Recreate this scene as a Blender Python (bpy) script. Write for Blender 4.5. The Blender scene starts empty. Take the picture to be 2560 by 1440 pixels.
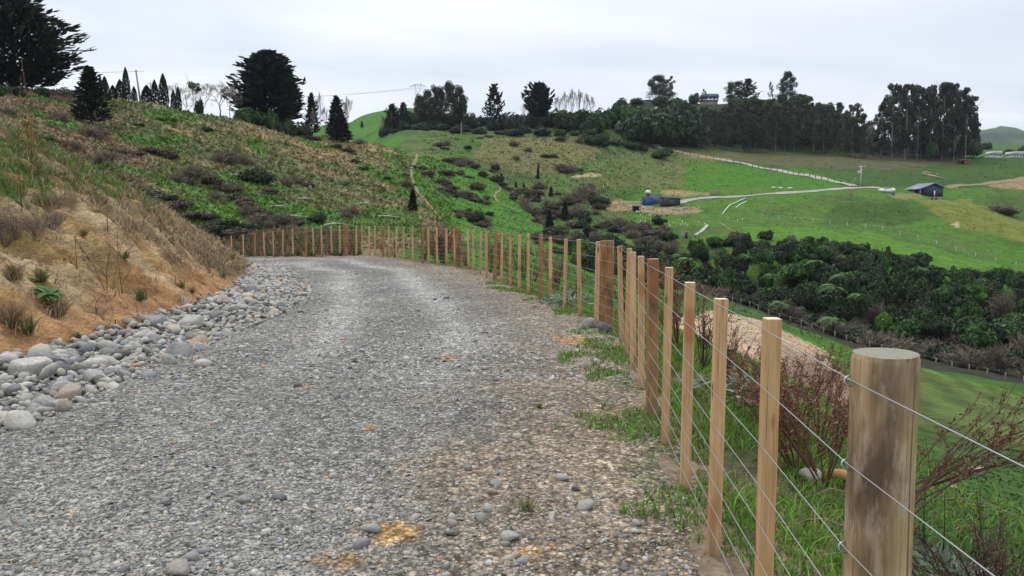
import bpy, math, random
import numpy as np
from mathutils import Vector, Matrix, Euler

# ------------------------------------------------------------------ camera, sky, sun, exposure
SC = bpy.context.scene
COL = SC.collection
F, CX, CY = 1900.0, 1280.0, 720.0          # focal length and centre in photo pixels
TH = math.radians(5.3)                     # camera tilts down
CAMZ = 1.5
cam_d = bpy.data.cameras.new('camera')
cam = bpy.data.objects.new('camera', cam_d)
COL.objects.link(cam)
cam.location = (0, 0, CAMZ)
cam.rotation_euler = (math.radians(90) - TH, 0, 0)
cam_d.sensor_width = 36.0
cam_d.lens = 36.0 * F / 2560.0
cam_d.clip_start = 0.05
cam_d.clip_end = 9000
SC.camera = cam

SUN_EL, SUN_AZ = math.radians(58), math.radians(-35)   # azimuth measured from +Y towards +X
world = bpy.data.worlds.new('World')
SC.world = world
world.use_nodes = True
wn, wl = world.node_tree.nodes, world.node_tree.links
wn.clear()
def N(t, **kw):
    n = wn.new(t)
    for k, v in kw.items():
        setattr(n, k, v)
    return n
sky = N('ShaderNodeTexSky', sky_type='NISHITA')
sky.sun_disc = False
sky.sun_elevation = SUN_EL
sky.sun_rotation = SUN_AZ
bg1 = N('ShaderNodeBackground'); bg1.inputs[1].default_value = 0.1
wl.new(sky.outputs[0], bg1.inputs[0])
tc = N('ShaderNodeTexCoord')
sep = N('ShaderNodeSeparateXYZ'); wl.new(tc.outputs['Generated'], sep.inputs[0])
den = N('ShaderNodeMath', operation='MAXIMUM'); den.inputs[1].default_value = 0.0
wl.new(sep.outputs[2], den.inputs[0])
den2 = N('ShaderNodeMath', operation='ADD'); den2.inputs[1].default_value = 0.16
wl.new(den.outputs[0], den2.inputs[0])
dx = N('ShaderNodeMath', operation='DIVIDE'); wl.new(sep.outputs[0], dx.inputs[0]); wl.new(den2.outputs[0], dx.inputs[1])
dy = N('ShaderNodeMath', operation='DIVIDE'); wl.new(sep.outputs[1], dy.inputs[0]); wl.new(den2.outputs[0], dy.inputs[1])
cmb = N('ShaderNodeCombineXYZ'); wl.new(dx.outputs[0], cmb.inputs[0]); wl.new(dy.outputs[0], cmb.inputs[1])
mp = N('ShaderNodeMapping'); mp.inputs['Scale'].default_value = (0.55, 1.0, 1.0)
mp.inputs['Rotation'].default_value = (0, 0, 0.12)
wl.new(cmb.outputs[0], mp.inputs[0])
nz = N('ShaderNodeTexNoise'); nz.inputs['Scale'].default_value = 0.85; nz.inputs['Detail'].default_value = 6
nz.inputs['Roughness'].default_value = 0.5; nz.inputs['Distortion'].default_value = 0.4
wl.new(mp.outputs[0], nz.inputs['Vector'])
cr = N('ShaderNodeValToRGB')
cr.color_ramp.elements[0].position = 0.34; cr.color_ramp.elements[0].color = (0.495, 0.53, 0.605, 1)
cr.color_ramp.elements[1].position = 0.62; cr.color_ramp.elements[1].color = (0.71, 0.725, 0.755, 1)
wl.new(nz.outputs[0], cr.inputs[0])
z2 = N('ShaderNodeMath', operation='MULTIPLY_ADD'); wl.new(den.outputs[0], z2.inputs[0]); z2.inputs[1].default_value = 0.65; z2.inputs[2].default_value = 0.35
z3 = N('ShaderNodeMath', operation='MULTIPLY_ADD'); wl.new(den.outputs[0], z3.inputs[0]); wl.new(z2.outputs[0], z3.inputs[1]); z3.inputs[2].default_value = 1.0
bg2 = N('ShaderNodeBackground'); wl.new(z3.outputs[0], bg2.inputs[1])      # overcast sky: brighter towards the zenith
wl.new(cr.outputs[0], bg2.inputs[0])
mixw = N('ShaderNodeMixShader'); mixw.inputs[0].default_value = 0.93
wl.new(bg1.outputs[0], mixw.inputs[1]); wl.new(bg2.outputs[0], mixw.inputs[2])
wo = N('ShaderNodeOutputWorld'); wl.new(mixw.outputs[0], wo.inputs[0])

sun_d = bpy.data.lights.new('sun', 'SUN')
sun_d.energy = 1.5
sun_d.angle = math.radians(28)
sun_d.color = (1.0, 0.97, 0.92)
sun = bpy.data.objects.new('sun', sun_d); COL.objects.link(sun)
sd = Vector((math.sin(SUN_AZ) * math.cos(SUN_EL), math.cos(SUN_AZ) * math.cos(SUN_EL), math.sin(SUN_EL)))
sun.rotation_euler = (-sd).to_track_quat('-Z', 'Y').to_euler()
sun.location = (0, 0, 60)
SC.view_settings.view_transform = 'Standard'
SC.view_settings.look = 'None'
SC.view_settings.exposure = 0.45
SC.view_settings.gamma = 1.0
SC.view_settings.use_curve_mapping = False
SC.cycles.max_bounces = 5
SC.cycles.diffuse_bounces = 3
SC.cycles.glossy_bounces = 2
SC.cycles.transmission_bounces = 2
SC.cycles.volume_bounces = 1

rng = np.random.default_rng(7)
random.seed(7)

# ------------------------------------------------------------------ small maths
CT, ST = math.cos(TH), math.sin(TH)
def ray(px, py):                       # -> x/y, (z-CAMZ)/y of the sight line through a photo pixel
    a = (np.asarray(px, float) - CX) / F
    k = (CY - np.asarray(py, float)) / F
    return a / (CT + k * ST), (k * CT - ST) / (CT + k * ST)
def proj(x, y, z):                     # world -> photo pixel
    zz = z - CAMZ
    c = np.maximum(y * CT - zz * ST, 0.05)
    return CX + F * x / c, CY - F * (y * ST + zz * CT) / c
def lerp(a, b, t): return a + (b - a) * t
def sstep(a, b, x):
    t = np.clip((x - a) / (b - a), 0, 1)
    return t * t * (3 - 2 * t)
def hash2(ix, iy, s):
    h = (ix * 374761393 + iy * 668265263 + s * 974634777) & 0xFFFFFFFF
    h = ((h ^ (h >> 13)) * 1274126177) & 0xFFFFFFFF
    h = (h ^ (h >> 16))
    return (h & 0xFFFFFF) / float(0xFFFFFF)
def vnoise(x, y, s=0):
    x = np.asarray(x, float); y = np.asarray(y, float)
    xi = np.floor(x).astype(np.int64); yi = np.floor(y).astype(np.int64)
    fx = x - xi; fy = y - yi
    fx = fx * fx * (3 - 2 * fx); fy = fy * fy * (3 - 2 * fy)
    a = hash2(xi, yi, s); b = hash2(xi + 1, yi, s); c = hash2(xi, yi + 1, s); d = hash2(xi + 1, yi + 1, s)
    return (a + (b - a) * fx) * (1 - fy) + (c + (d - c) * fx) * fy - 0.5
def fbm(x, y, s=0, o=4, g=0.5):
    r = 0; a = 1.0
    for i in range(o):
        r = r + a * vnoise(x * 2 ** i + 17.3 * i, y * 2 ** i - 9.1 * i, s + i)
        a *= g
    return r
def polydist(x, y, pts):               # distance to a polyline, side (+ = right of travel), arc length
    x = np.asarray(x, float); y = np.asarray(y, float)
    best = np.full(x.shape, 1e18); side = np.zeros(x.shape); arc = np.zeros(x.shape)
    acc = 0.0
    for (ax, ay), (bx, by) in zip(pts[:-1], pts[1:]):
        ex, ey = bx - ax, by - ay
        L2 = ex * ex + ey * ey
        t = np.clip(((x - ax) * ex + (y - ay) * ey) / L2, 0, 1)
        qx, qy = ax + t * ex - x, ay + t * ey - y
        d2 = qx * qx + qy * qy
        m = d2 < best
        cr_ = ex * (y - ay) - ey * (x - ax)
        best = np.where(m, d2, best)
        side = np.where(m, -np.sign(cr_), side)
        arc = np.where(m, acc + t * math.sqrt(L2), arc)
        acc += math.sqrt(L2)
    return np.sqrt(best), side, arc

# ------------------------------------------------------------------ surveyed lines of the road
# fence: x, y of foot, ground z, kind  (b batten, p post, s strainer), from near to far
FENCE = [(0.80, -1.9, 0.0, 'p'), (0.82, -0.9, 0.0, 'b'), (0.84, 0.1, 0, 'b'),
 (0.845, 1.68, 0, 'P'), (0.855, 2.48, 0, 'b'), (0.905, 3.29, 0.0, 'b'), (0.96, 4.1, 0.0, 'b'), (1.02, 4.95, 0.0, 'b'),
 (1.09, 5.73, 0, 'p'), (1.15, 6.64, 0, 'b'), (1.20, 7.42, 0, 'b'), (1.24, 8.15, 0, 'b'), (1.33, 9.12, 0, 'b'),
 (1.25, 10.0, 0, 's'), (1.21, 10.83, 0, 'b'), (1.05, 11.7, 0, 'b'), (0.87, 12.5, 0, 'b'), (0.69, 13.5, 0, 'b'),
 (0.55, 14.1, 0, 'p'), (0.33, 15.45, 0, 'b'), (0.15, 15.85, 0, 'b'), (-0.04, 16.8, 0, 'b'), (-0.24, 17.6, 0, 'b'),
 (-0.40, 18.4, 0, 'p'), (-0.64, 19.1, 0, 'b'), (-0.85, 20.3, 0, 'b'), (-1.08, 21.4, 0, 'b'), (-1.27, 22.3, 0, 'b'),
 (-1.63, 23.2, 0, 's'), (-1.78, 23.6, 0, 'b'), (-2.07, 23.9, 0, 'b'), (-2.40, 24.3, 0, 'b'), (-2.70, 24.6, 0, 'b'),
 (-2.92, 24.9, 0, 'p'), (-3.41, 26.05, 0, 'b'), (-3.86, 27.1, 0, 'b'), (-4.28, 28.1, 0, 'b'), (-4.66, 28.7, 0, 'b'),
 (-4.96, 29.3, 0, 'p'), (-5.39, 29.9, 0, 'b'), (-5.65, 30.1, 0, 'b'), (-6.15, 31.2, 0, 'b'), (-6.49, 31.7, 0, 'b'),
 (-7.0, 32.1, 0, 's'), (-7.38, 32.6, 0, 'b'), (-7.70, 32.5, 0, 'b'), (-8.25, 33.0, -0.03, 'b'), (-8.75, 33.5, -0.06, 'b'),
 (-9.2, 34.0, -0.10, 'p'), (-10.17, 35.3, -0.19, 'b'), (-10.91, 36.2, -0.25, 'b'), (-11.7, 37.3, -0.33, 'b'),
 (-12.35, 37.9, -0.40, 'b'), (-13.0, 38.5, -0.46, 'p'), (-14.03, 39.7, -0.56, 'b'), (-15.2, 41.2, -0.66, 'b'),
 (-16.3, 42.4, -0.76, 'b'), (-17.4, 43.5, -0.86, 'b'), (-18.5, 44.6, -0.96, 'p'), (-19.8, 45.8, -1.06, 'b')]
FPOLY = [(0.75, -12.0)] + [(f[0], f[1]) for f in FENCE if f[3] in 'psPb'][::2] + [(-26, 51.0), (-40, 60)]
TOE = [(-5.7, -12), (-5.6, -4), (-5.5, 4), (-5.4, 8), (-5.42, 10), (-5.5, 12.6), (-5.9, 16), (-6.8, 19.5), (-8.2, 24),
       (-10.0, 28), (-13.0, 32), (-18, 36.5), (-25, 41), (-40, 49)]
def road_z(x, y):
    return -0.04 * np.maximum(0, (-x - 5) + (y - 30) * 0.5)
def bank_prof(e):
    return np.where(e < 0, 0, np.where(e < 2, 0.78 * e, np.where(e < 5, 1.56 + 0.6 * (e - 2), 3.36 + 0.42 * (e - 5))))

# ------------------------------------------------------------------ the lie of the land: height samples along sight columns
# photo column -> (distance, photo row) or (distance, None, height)
COLS = {
 -700: [(8, None, 3), (40, None, 8), (70, None, 16), (110, None, 26), (200, None, 30), (500, None, 40), (3000, None, 60)],
 -200: [(8, None, 3), (30, 330), (45, 290), (60, 260), (80, 225), (110, 180), (130, 165), (200, None, 27), (500, None, 30), (3000, None, 60)],
 0:   [(8, None, 2), (30, 400), (42, 340), (55, 305), (70, 278), (90, 250), (115, 208), (130, 200), (200, None, 25), (500, None, 28), (3000, None, 60)],
 200: [(8, None, 1), (30, 520), (42, 460), (55, 405), (75, 345), (100, 285), (125, 240), (140, 225), (170, None, 25.5), (500, None, 26), (3000, None, 60)],
 400: [(8, None, 0), (36, 600), (46, 560), (60, 500), (80, 425), (110, 335), (140, 268), (155, 248), (180, None, 25), (300, None, 20), (500, None, 24), (3000, None, 60)],
 600: [(8, None, 0), (30, 645), (40, 640), (48, 612), (60, 572), (80, 505), (110, 420), (140, 350), (165, 300), (180, 290), (210, None, 23), (300, None, 20), (500, None, 24), (3000, None, 60)],
 800: [(8, None, 0), (30, 640), (42, 630), (55, 597), (70, 560), (90, 515), (120, 455), (150, 405), (180, 352), (198, 335), (230, None, 19), (300, None, 20), (500, 300), (700, None, 40), (3000, None, 60)],
 900: [(8, None, 0), (30, 640), (42, 625), (58, 590), (75, 557), (100, 512), (130, 460), (160, 412), (190, 365), (205, 345), (240, None, 18), (330, None, 26), (560, 291), (640, 284), (900, None, 70), (3000, None, 90)],
 1000: [(8, None, 0), (30, 650), (42, 620), (60, 585), (80, 552), (110, 508), (140, 462), (170, 412), (195, 372), (207, 362), (235, None, 17), (270, 345), (300, 325), (560, 272), (640, 268), (900, None, 70), (3000, None, 90)],
 1060: [(8, None, 0), (30, 660), (45, 615), (65, 582), (85, 556), (110, 522), (140, 482), (160, 452), (180, None, 10), (200, 440), (220, 400), (245, 375), (275, 345), (305, 325), (560, 265), (640, 260), (900, None, 70), (3000, None, 90)],
 1120: [(8, None, 0), (26, 665), (40, 622), (60, 592), (75, 575), (90, None, -2), (130, 560), (160, 520), (190, 465), (212, 420), (222, 412), (245, 390), (275, 352), (305, 330), (360, None, 48), (640, None, 55), (3000, None, 80)],
 1200: [(8, None, 0), (26, 675), (40, 628), (58, 594), (70, 586), (95, None, -5), (140, 562), (165, 530), (190, 482), (212, 440), (220, 432), (232, 425), (255, 385), (285, 345), (310, 328), (360, None, 46), (640, None, 50), (3000, None, 70)],
 1300: [(8, None, -0.5), (22, 700), (34, 660), (52, 615), (64, 606), (95, None, -8), (140, 582), (170, 545), (200, 510), (212, 498), (225, None, 6), (245, 440), (265, 405), (290, 352), (312, 332), (360, None, 46), (640, None, 50), (3000, None, 70)],
 1400: [(8, None, -1), (20, 760), (34, 695), (55, 645), (70, 638), (100, None, -11), (140, 600), (165, 570), (190, None, -2), (215, 500), (240, 455), (262, 412), (290, 352), (315, 334), (360, None, 46), (640, None, 50), (3000, None, 70)],
 1500: [(8, None, -1.2), (18, 840), (34, 745), (60, 690), (85, 670), (110, None, -12), (145, 602), (170, 580), (195, 545), (218, 512), (240, 465), (250, 440), (262, 425), (292, 365), (320, 335), (360, None, 48), (480, None, 68), (640, None, 74), (3000, None, 70)],
 1600: [(8, None, -1.6), (16, 910), (30, 800), (60, 722), (100, 700), (120, None, -14), (155, 600), (185, 560), (212, 530), (228, 521), (242, 516), (256, 490), (280, 440), (310, 385), (330, 358), (345, 345), (400, None, 56), (470, None, 75), (640, None, 76), (3000, None, 70)],
 1700: [(8, None, -2), (14, 1000), (24, 850), (50, 770), (90, 738), (122, 724), (140, None, -14), (168, 590), (190, 560), (212, 530), (230, 508), (245, 500), (262, 470), (290, 425), (320, 378), (340, 362), (375, 345), (470, None, 74), (640, None, 76), (3000, None, 70)],
 1800: [(8, None, -2.2), (14, 985), (22, 815), (30, 795), (40, 800), (70, 775), (112, 752), (130, None, -14), (165, 588), (185, 565), (205, 540), (225, 508), (240, 488), (250, 480), (275, 445), (310, 400), (335, 385), (400, 330), (450, None, 70), (640, None, 70), (3000, None, 60)],
 1900: [(8, None, -2.4), (13, 1040), (19, 850), (24, 815), (32, 835), (60, 800), (105, 782), (125, None, -15), (160, 592), (180, 572), (200, 545), (220, 510), (236, 486), (246, 478), (272, 442), (310, 402), (335, 388), (400, 320), (450, None, 74), (640, None, 66), (3000, None, 60)],
 2000: [(8, None, -2.4), (13, 1090), (18, 920), (23, 870), (32, 880), (60, 838), (100, 822), (120, None, -16), (158, 605), (176, 582), (196, 548), (216, 508), (232, 480), (242, 473), (268, 440), (310, 402), (335, 390), (400, 315), (440, None, 72), (640, None, 60), (3000, None, 60)],
 2100: [(8, None, -2.3), (13, 1110), (20, 980), (26, 945), (34, 935), (60, 872), (95, 855), (115, None, -17), (156, 622), (172, 597), (192, 556), (212, 510), (228, 478), (240, 468), (266, 440), (310, 402), (335, 390), (420, None, 58), (640, None, 50), (3000, None, 60)],
 2200: [(6, None, -1.5), (13, 1110), (20, 1020), (30, 960), (60, 905), (90, 884), (112, None, -18), (155, 638), (170, 612), (190, 565), (210, 512), (224, 482), (236, 472), (262, 446), (305, 410), (335, 396), (400, None, 40), (640, None, 40), (3000, None, 60)],
 2300: [(6, 1290), (13, 1110), (22, 1040), (34, 985), (60, 935), (85, 907), (110, None, -18.5), (156, 652), (172, 618), (192, 566), (208, 520), (218, 498), (228, 490), (240, None, 7.8), (262, 452), (305, 415), (335, 398), (400, None, 36), (640, None, 36), (3000, None, 60)],
 2400: [(6, 1260), (13, 1110), (22, 1052), (36, 1005), (60, 955), (82, 930), (108, None, -19), (158, 664), (176, 622), (194, 570), (206, 530), (215, 506), (222, 500), (235, None, 4), (264, 465), (305, 425), (340, 392), (360, 388), (420, None, 27), (640, 352), (900, None, 60), (3000, None, 100)],
 2560: [(6, 1230), (13, 1108), (22, 1070), (38, 1030), (58, 995), (78, 968), (105, None, -19), (160, 694), (178, 644), (194, 592), (204, 560), (210, 548), (222, None, -3), (245, 508), (266, 462), (305, 415), (335, 392), (350, 388), (420, None, 26), (640, 352), (900, None, 60), (3000, None, 100)],
 2900: [(6, 1230), (13, 1120), (22, 1090), (38, 1060), (70, 1010), (100, None, -20), (160, 720), (190, 640), (215, 560), (235, None, -4), (270, 480), (330, 395), (420, None, 26), (640, None, 50), (3000, None, 100)],
 3300: [(6, 1230), (13, 1140), (38, 1080), (70, 1030), (100, None, -20), (160, 740), (215, 580), (270, 480), (330, 395), (640, None, 50), (3000, None, 100)],
}
DG = np.geomspace(5, 3000, 420)
LD = np.log(DG)
cpx = np.array(sorted(COLS))
Zc = []
for p in cpx:
    ds, zs = [], []
    for s in COLS[p]:
        ds.append(s[0])
        zs.append(s[2] if s[1] is None else CAMZ + ray(1280, s[1])[1] * s[0])
    zz = np.interp(DG, ds, zs)
    kern = np.exp(-0.5 * (np.arange(-9, 10) / 2.6) ** 2); kern /= kern.sum()
    zz = np.convolve(np.pad(zz, 9, mode='edge'), kern, mode='valid')
    Zc.append(zz)
Zc = np.array(Zc)
UPX = np.arange(-700, 3301, 10)
ZF = np.array([np.interp(UPX, cpx, Zc[:, j]) for j in range(len(DG))]).T       # [column, distance]
kern = np.exp(-0.5 * (np.arange(-8, 9) / 2.6) ** 2); kern /= kern.sum()
ZF = np.apply_along_axis(lambda v: np.convolve(np.pad(v, 8, mode='edge'), kern, mode='valid'), 0, ZF)
def far_z(x, y):
    y = np.maximum(y, 5.0)
    # sight-column coordinate (for rows near the horizon)
    c = np.clip((x / y * F * (CT + 0.06 * ST) + CX - UPX[0]) / 10.0, 0, len(UPX) - 1.001)
    d = np.clip((np.log(y) - LD[0]) / (LD[1] - LD[0]), 0, len(DG) - 1.001)
    ci = c.astype(int); di = d.astype(int); fc = c - ci; fd = d - di
    z = (ZF[ci, di] * (1 - fc) + ZF[ci + 1, di] * fc) * (1 - fd) + (ZF[ci, di + 1] * (1 - fc) + ZF[ci + 1, di + 1] * fc) * fd
    amp = sstep(20, 60, y) * (1 - 0.6 * sstep(400, 700, y))
    z = z + amp * (0.9 * fbm(x / 22, y / 22, 11, 3) + 0.35 * fbm(x / 4.5, y / 4.5, 15, 2))
    return z
def height(x, y, under=True):
    """ground height everywhere; under the road and bank sheets the ground is dropped out of sight"""
    x = np.asarray(x, float); y = np.asarray(y, float)
    zf = far_z(x, y)
    df, sf, _ = polydist(x, y, FPOLY)
    dt, st, _ = polydist(x, y, TOE)
    e = df * sf                                     # + outside the fence
    b = -dt * st                                    # + up the bank
    verge = road_z(x, y) - 0.02 - 0.10 * sstep(0.3, 1.5, e) - 0.30 * np.maximum(0, e - 0.9) + 0.05 * fbm(x * 1.3, y * 1.3, 31, 3)
    w = sstep(1.5, 9.0, e)
    out = lerp(verge, zf, w)
    road = road_z(x, y) - (0.25 if under else 0.0) * sstep(0.0, -0.5, e)
    bank = road_z(x, y) + bank_prof(b) - (0.45 if under else 0.0)
    return np.where(e > 0, out, np.where(b > 0, bank, road))
# what each photo pixel sees of the ground: running maximum of sight slope per column
UB = np.linspace(-1.15, 1.15, 1151)
DB = np.geomspace(1.5, 2900, 700)
_h = height(UB[:, None] * DB[None, :], np.broadcast_to(DB[None, :], (len(UB), len(DB))), False)
_t = np.maximum.accumulate((_h - CAMZ) / DB[None, :], axis=1)
def ground_at(px, py):
    """world point of the ground seen through a photo pixel (scalars)"""
    u, t = ray(px, py)
    i = int(np.clip(round((u + 1.15) / 0.002), 0, len(UB) - 1))
    j = int(np.searchsorted(_t[i], t))
    j = min(j, len(DB) - 1)
    d = DB[j]
    if j > 0 and _t[i][j] > _t[i][j - 1]:
        f = (t - _t[i][j - 1]) / (_t[i][j] - _t[i][j - 1])
        d = DB[j - 1] + f * (DB[j] - DB[j - 1]) if (_t[i][j] - _t[i][j-1]) * DB[j] < 1.0 else DB[j]
    x = float(u * d)
    return x, float(d), float(height(np.array([x]), np.array([d]), False)[0])
def ground_at_many(px, py):
    u, t = ray(px, py)
    i = np.clip(np.round((u + 1.15) / 0.002).astype(int), 0, len(UB) - 1)
    j = np.array([np.searchsorted(_t[a], b) for a, b in zip(i, t)])
    ok = j < len(DB) - 1
    d = DB[np.minimum(j, len(DB) - 1)] * rng.uniform(0.996, 1.004, len(j))
    x = u * d
    return x, d, height(x, d, False), ok
def on_ground(px, d):
    """world point of the ground at a photo column and a distance"""
    u = (px - CX) / F / (CT + 0.06 * ST)
    x = u * d
    return x, d, float(height(np.array([x]), np.array([d]), False)[0])

# ------------------------------------------------------------------ building blocks
def link(o, parent=None):
    COL.objects.link(o)
    if parent is not None:
        o.parent = parent
    return o
def tag(o, label=None, cat=None, group=None, kind=None):
    if label: o['label'] = label
    if cat: o['category'] = cat
    if group: o['group'] = group
    if kind: o['kind'] = kind
    return o
def empty(name, loc, rz=0.0, scale=1.0):
    o = bpy.data.objects.new(name, None)
    o.empty_display_size = 0.3
    o.location = loc; o.rotation_euler = (0, 0, rz)
    o.scale = (scale, scale, scale) if np.isscalar(scale) else scale
    return link(o)
def mesh_np(name, V, Fc, col=None, mat=None, smooth=False, extra=None):
    """mesh from arrays; Fc is (n,3) or (n,4)"""
    me = bpy.data.meshes.new(name)
    V = np.asarray(V, np.float32).reshape(-1, 3); Fc = np.asarray(Fc, np.int32)
    n, k = Fc.shape
    me.vertices.add(len(V)); me.vertices.foreach_set('co', V.ravel())
    me.loops.add(n * k); me.loops.foreach_set('vertex_index', Fc.ravel())
    me.polygons.add(n)
    me.polygons.foreach_set('loop_start', np.arange(0, n * k, k, dtype=np.int32))
    me.polygons.foreach_set('loop_total', np.full(n, k, np.int32))
    if smooth:
        me.polygons.foreach_set('use_smooth', np.ones(n, bool))
    if col is not None:
        at = me.color_attributes.new('Col', 'FLOAT_COLOR', 'POINT')
        c = np.ones((len(V), 4), np.float32); c[:, :3] = np.asarray(col, np.float32)[:, :3]
        at.data.foreach_set('color', c.ravel())
    for nm, arr in (extra or {}).items():
        at = me.attributes.new(nm, 'FLOAT', 'POINT'); at.data.foreach_set('value', np.asarray(arr, np.float32))
    if mat is not None:
        me.materials.append(mat)
    me.update(calc_edges=True)
    return me
def obj(name, me, parent=None, loc=(0, 0, 0), rot=(0, 0, 0), scale=(1, 1, 1)):
    o = bpy.data.objects.new(name, me)
    o.location = loc; o.rotation_euler = rot
    o.scale = (scale,) * 3 if np.isscalar(scale) else scale
    return link(o, parent)
class MB:
    """collects triangles with vertex colours"""
    def __init__(s): s.v = []; s.f = []; s.c = []; s.n = 0
    def add(s, V, Fc, col=(0.5, 0.5, 0.5)):
        V = np.asarray(V, float).reshape(-1, 3); Fc = np.asarray(Fc, int)
        if Fc.shape[1] == 4:
            Fc = np.vstack([Fc[:, [0, 1, 2]], Fc[:, [0, 2, 3]]])
        s.v.append(V); s.f.append(Fc + s.n)
        c = np.asarray(col, float)
        if c.ndim == 1: c = np.tile(c[:3], (len(V), 1))
        s.c.append(c); s.n += len(V)
    def box(s, c, d, col=(0.5,) * 3, rz=0.0, top=None):
        cx, cy, cz = c; dx_, dy_, dz_ = d[0] / 2, d[1] / 2, d[2] / 2
        V = np.array([[sx * dx_, sy * dy_, sz * dz_] for sz in (-1, 1) for sy in (-1, 1) for sx in (-1, 1)], float)
        if top is not None: V[4:, :2] *= top
        ca, sa = math.cos(rz), math.sin(rz)
        V = np.c_[V[:, 0] * ca - V[:, 1] * sa + cx, V[:, 0] * sa + V[:, 1] * ca + cy, V[:, 2] + cz]
        s.add(V, [[0, 2, 3, 1], [4, 5, 7, 6], [0, 1, 5, 4], [2, 6, 7, 3], [0, 4, 6, 2], [1, 3, 7, 5]], col)
    def tube(s, P, R, col=(0.5,) * 3, k=6, cap=True):
        P = np.asarray(P, float); R = np.broadcast_to(np.asarray(R, float), (len(P),))
        T = np.gradient(P, axis=0); T /= np.linalg.norm(T, axis=1)[:, None] + 1e-9
        ref = np.array([0, 0, 1.0]) if abs(T[0][2]) < 0.9 else np.array([1.0, 0, 0])
        V = []
        for p, t, r in zip(P, T, R):
            a = np.cross(t, ref); a /= np.linalg.norm(a) + 1e-9; b = np.cross(t, a)
            for i in range(k):
                an = 2 * math.pi * i / k
                V.append(p + r * (math.cos(an) * a + math.sin(an) * b))
        Fc = []
        n = len(P)
        for j in range(n - 1):
            for i in range(k):
                i2 = (i + 1) % k
                Fc.append([j * k + i, j * k + i2, (j + 1) * k + i2, (j + 1) * k + i])
        tri = []
        for q in Fc: tri += [[q[0], q[1], q[2]], [q[0], q[2], q[3]]]
        if cap:
            for i in range(1, k - 1):
                tri.append([0, i + 1, i]); o_ = (n - 1) * k; tri.append([o_, o_ + i, o_ + i + 1])
        s.add(V, tri, col)
    def mesh(s, name, mat, smooth=False):
        return mesh_np(name, np.vstack(s.v), np.vstack(s.f), np.vstack(s.c), mat, smooth)
    def build(s, name, mat, parent=None, smooth=False, **kw):
        return obj(name, s.mesh(name, mat, smooth), parent, **kw)

# ------------------------------------------------------------------ materials
class MT:
    def __init__(s, name, rough=0.85, spec=0.25):
        s.m = bpy.data.materials.new(name); s.m.use_nodes = True
        s.t = s.m.node_tree; s.n = s.t.nodes; s.l = s.t.links
        s.b = s.n['Principled BSDF']
        s.b.inputs['Roughness'].default_value = rough
        s.b.inputs['Specular IOR Level'].default_value = spec
    def node(s, t, ins=None, **kw):
        n = s.n.new(t)
        for k, v in kw.items(): setattr(n, k, v)
        for k, v in (ins or {}).items():
            if hasattr(v, 'node') : s.l.new(v, n.inputs[k])
            else: n.inputs[k].default_value = v
        return n
    def attr(s, nm='Col'): return s.node('ShaderNodeAttribute', attribute_name=nm).outputs['Color']
    def objrand(s): return s.node('ShaderNodeObjectInfo').outputs['Random']
    def coord(s, w='Object'): return s.node('ShaderNodeTexCoord').outputs[w]
    def mapping(s, v, sc=(1, 1, 1), loc=None):
        n = s.node('ShaderNodeMapping', {'Vector': v}); n.inputs['Scale'].default_value = sc
        if loc is not None: s.l.new(loc, n.inputs['Location'])
        return n.outputs[0]
    def noise(s, v, scale, detail=4, rough=0.55, dist=0.0):
        return s.node('ShaderNodeTexNoise', {'Vector': v, 'Scale': scale, 'Detail': detail, 'Roughness': rough, 'Distortion': dist}).outputs[0]
    def ramp(s, f, *st):
        n = s.node('ShaderNodeValToRGB', {'Fac': f}); e = n.color_ramp.elements
        while len(e) < len(st): e.new(0.5)
        for q, (p, c) in zip(e, st):
            q.position = p; q.color = (c, c, c, 1) if np.isscalar(c) else (*c[:3], 1)
        return n.outputs[0]
    def mix(s, f, a, b, mode='MIX'):
        n = s.node('ShaderNodeMixRGB', blend_type=mode)
        for k, v in (('Fac', f), ('Color1', a), ('Color2', b)):
            if hasattr(v, 'node'): s.l.new(v, n.inputs[k])
            elif k == 'Fac': n.inputs[k].default_value = v
            else: n.inputs[k].default_value = (*v[:3], 1) if not np.isscalar(v) else (v, v, v, 1)
        return n.outputs[0]
    def math(s, op, a, b=0.0):
        n = s.node('ShaderNodeMath', operation=op)
        for i, v in enumerate((a, b)):
            if hasattr(v, 'node'): s.l.new(v, n.inputs[i])
            else: n.inputs[i].default_value = v
        return n.outputs[0]
    def color(s, c):
        if hasattr(c, 'node'): s.l.new(c, s.b.inputs['Base Color'])
        else: s.b.inputs['Base Color'].default_value = (*c[:3], 1)
        return s
    def bump(s, h, strength=0.5, dist=0.02):
        n = s.node('ShaderNodeBump', {'Height': h, 'Strength': strength, 'Distance': dist})
        s.l.new(n.outputs[0], s.b.inputs['Normal']); return s

def simple_mat(name, c, rough=0.8, spec=0.25, metal=0.0, var=0.12, scale=6.0):
    m = MT(name, rough, spec)
    v = m.noise(m.coord(), scale, 4)
    m.color(m.mix(1.0, c, m.ramp(v, (0.25, 1 - var), (0.75, 1 + var)), 'MULTIPLY'))
    m.b.inputs['Metallic'].default_value = metal
    return m.m

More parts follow.
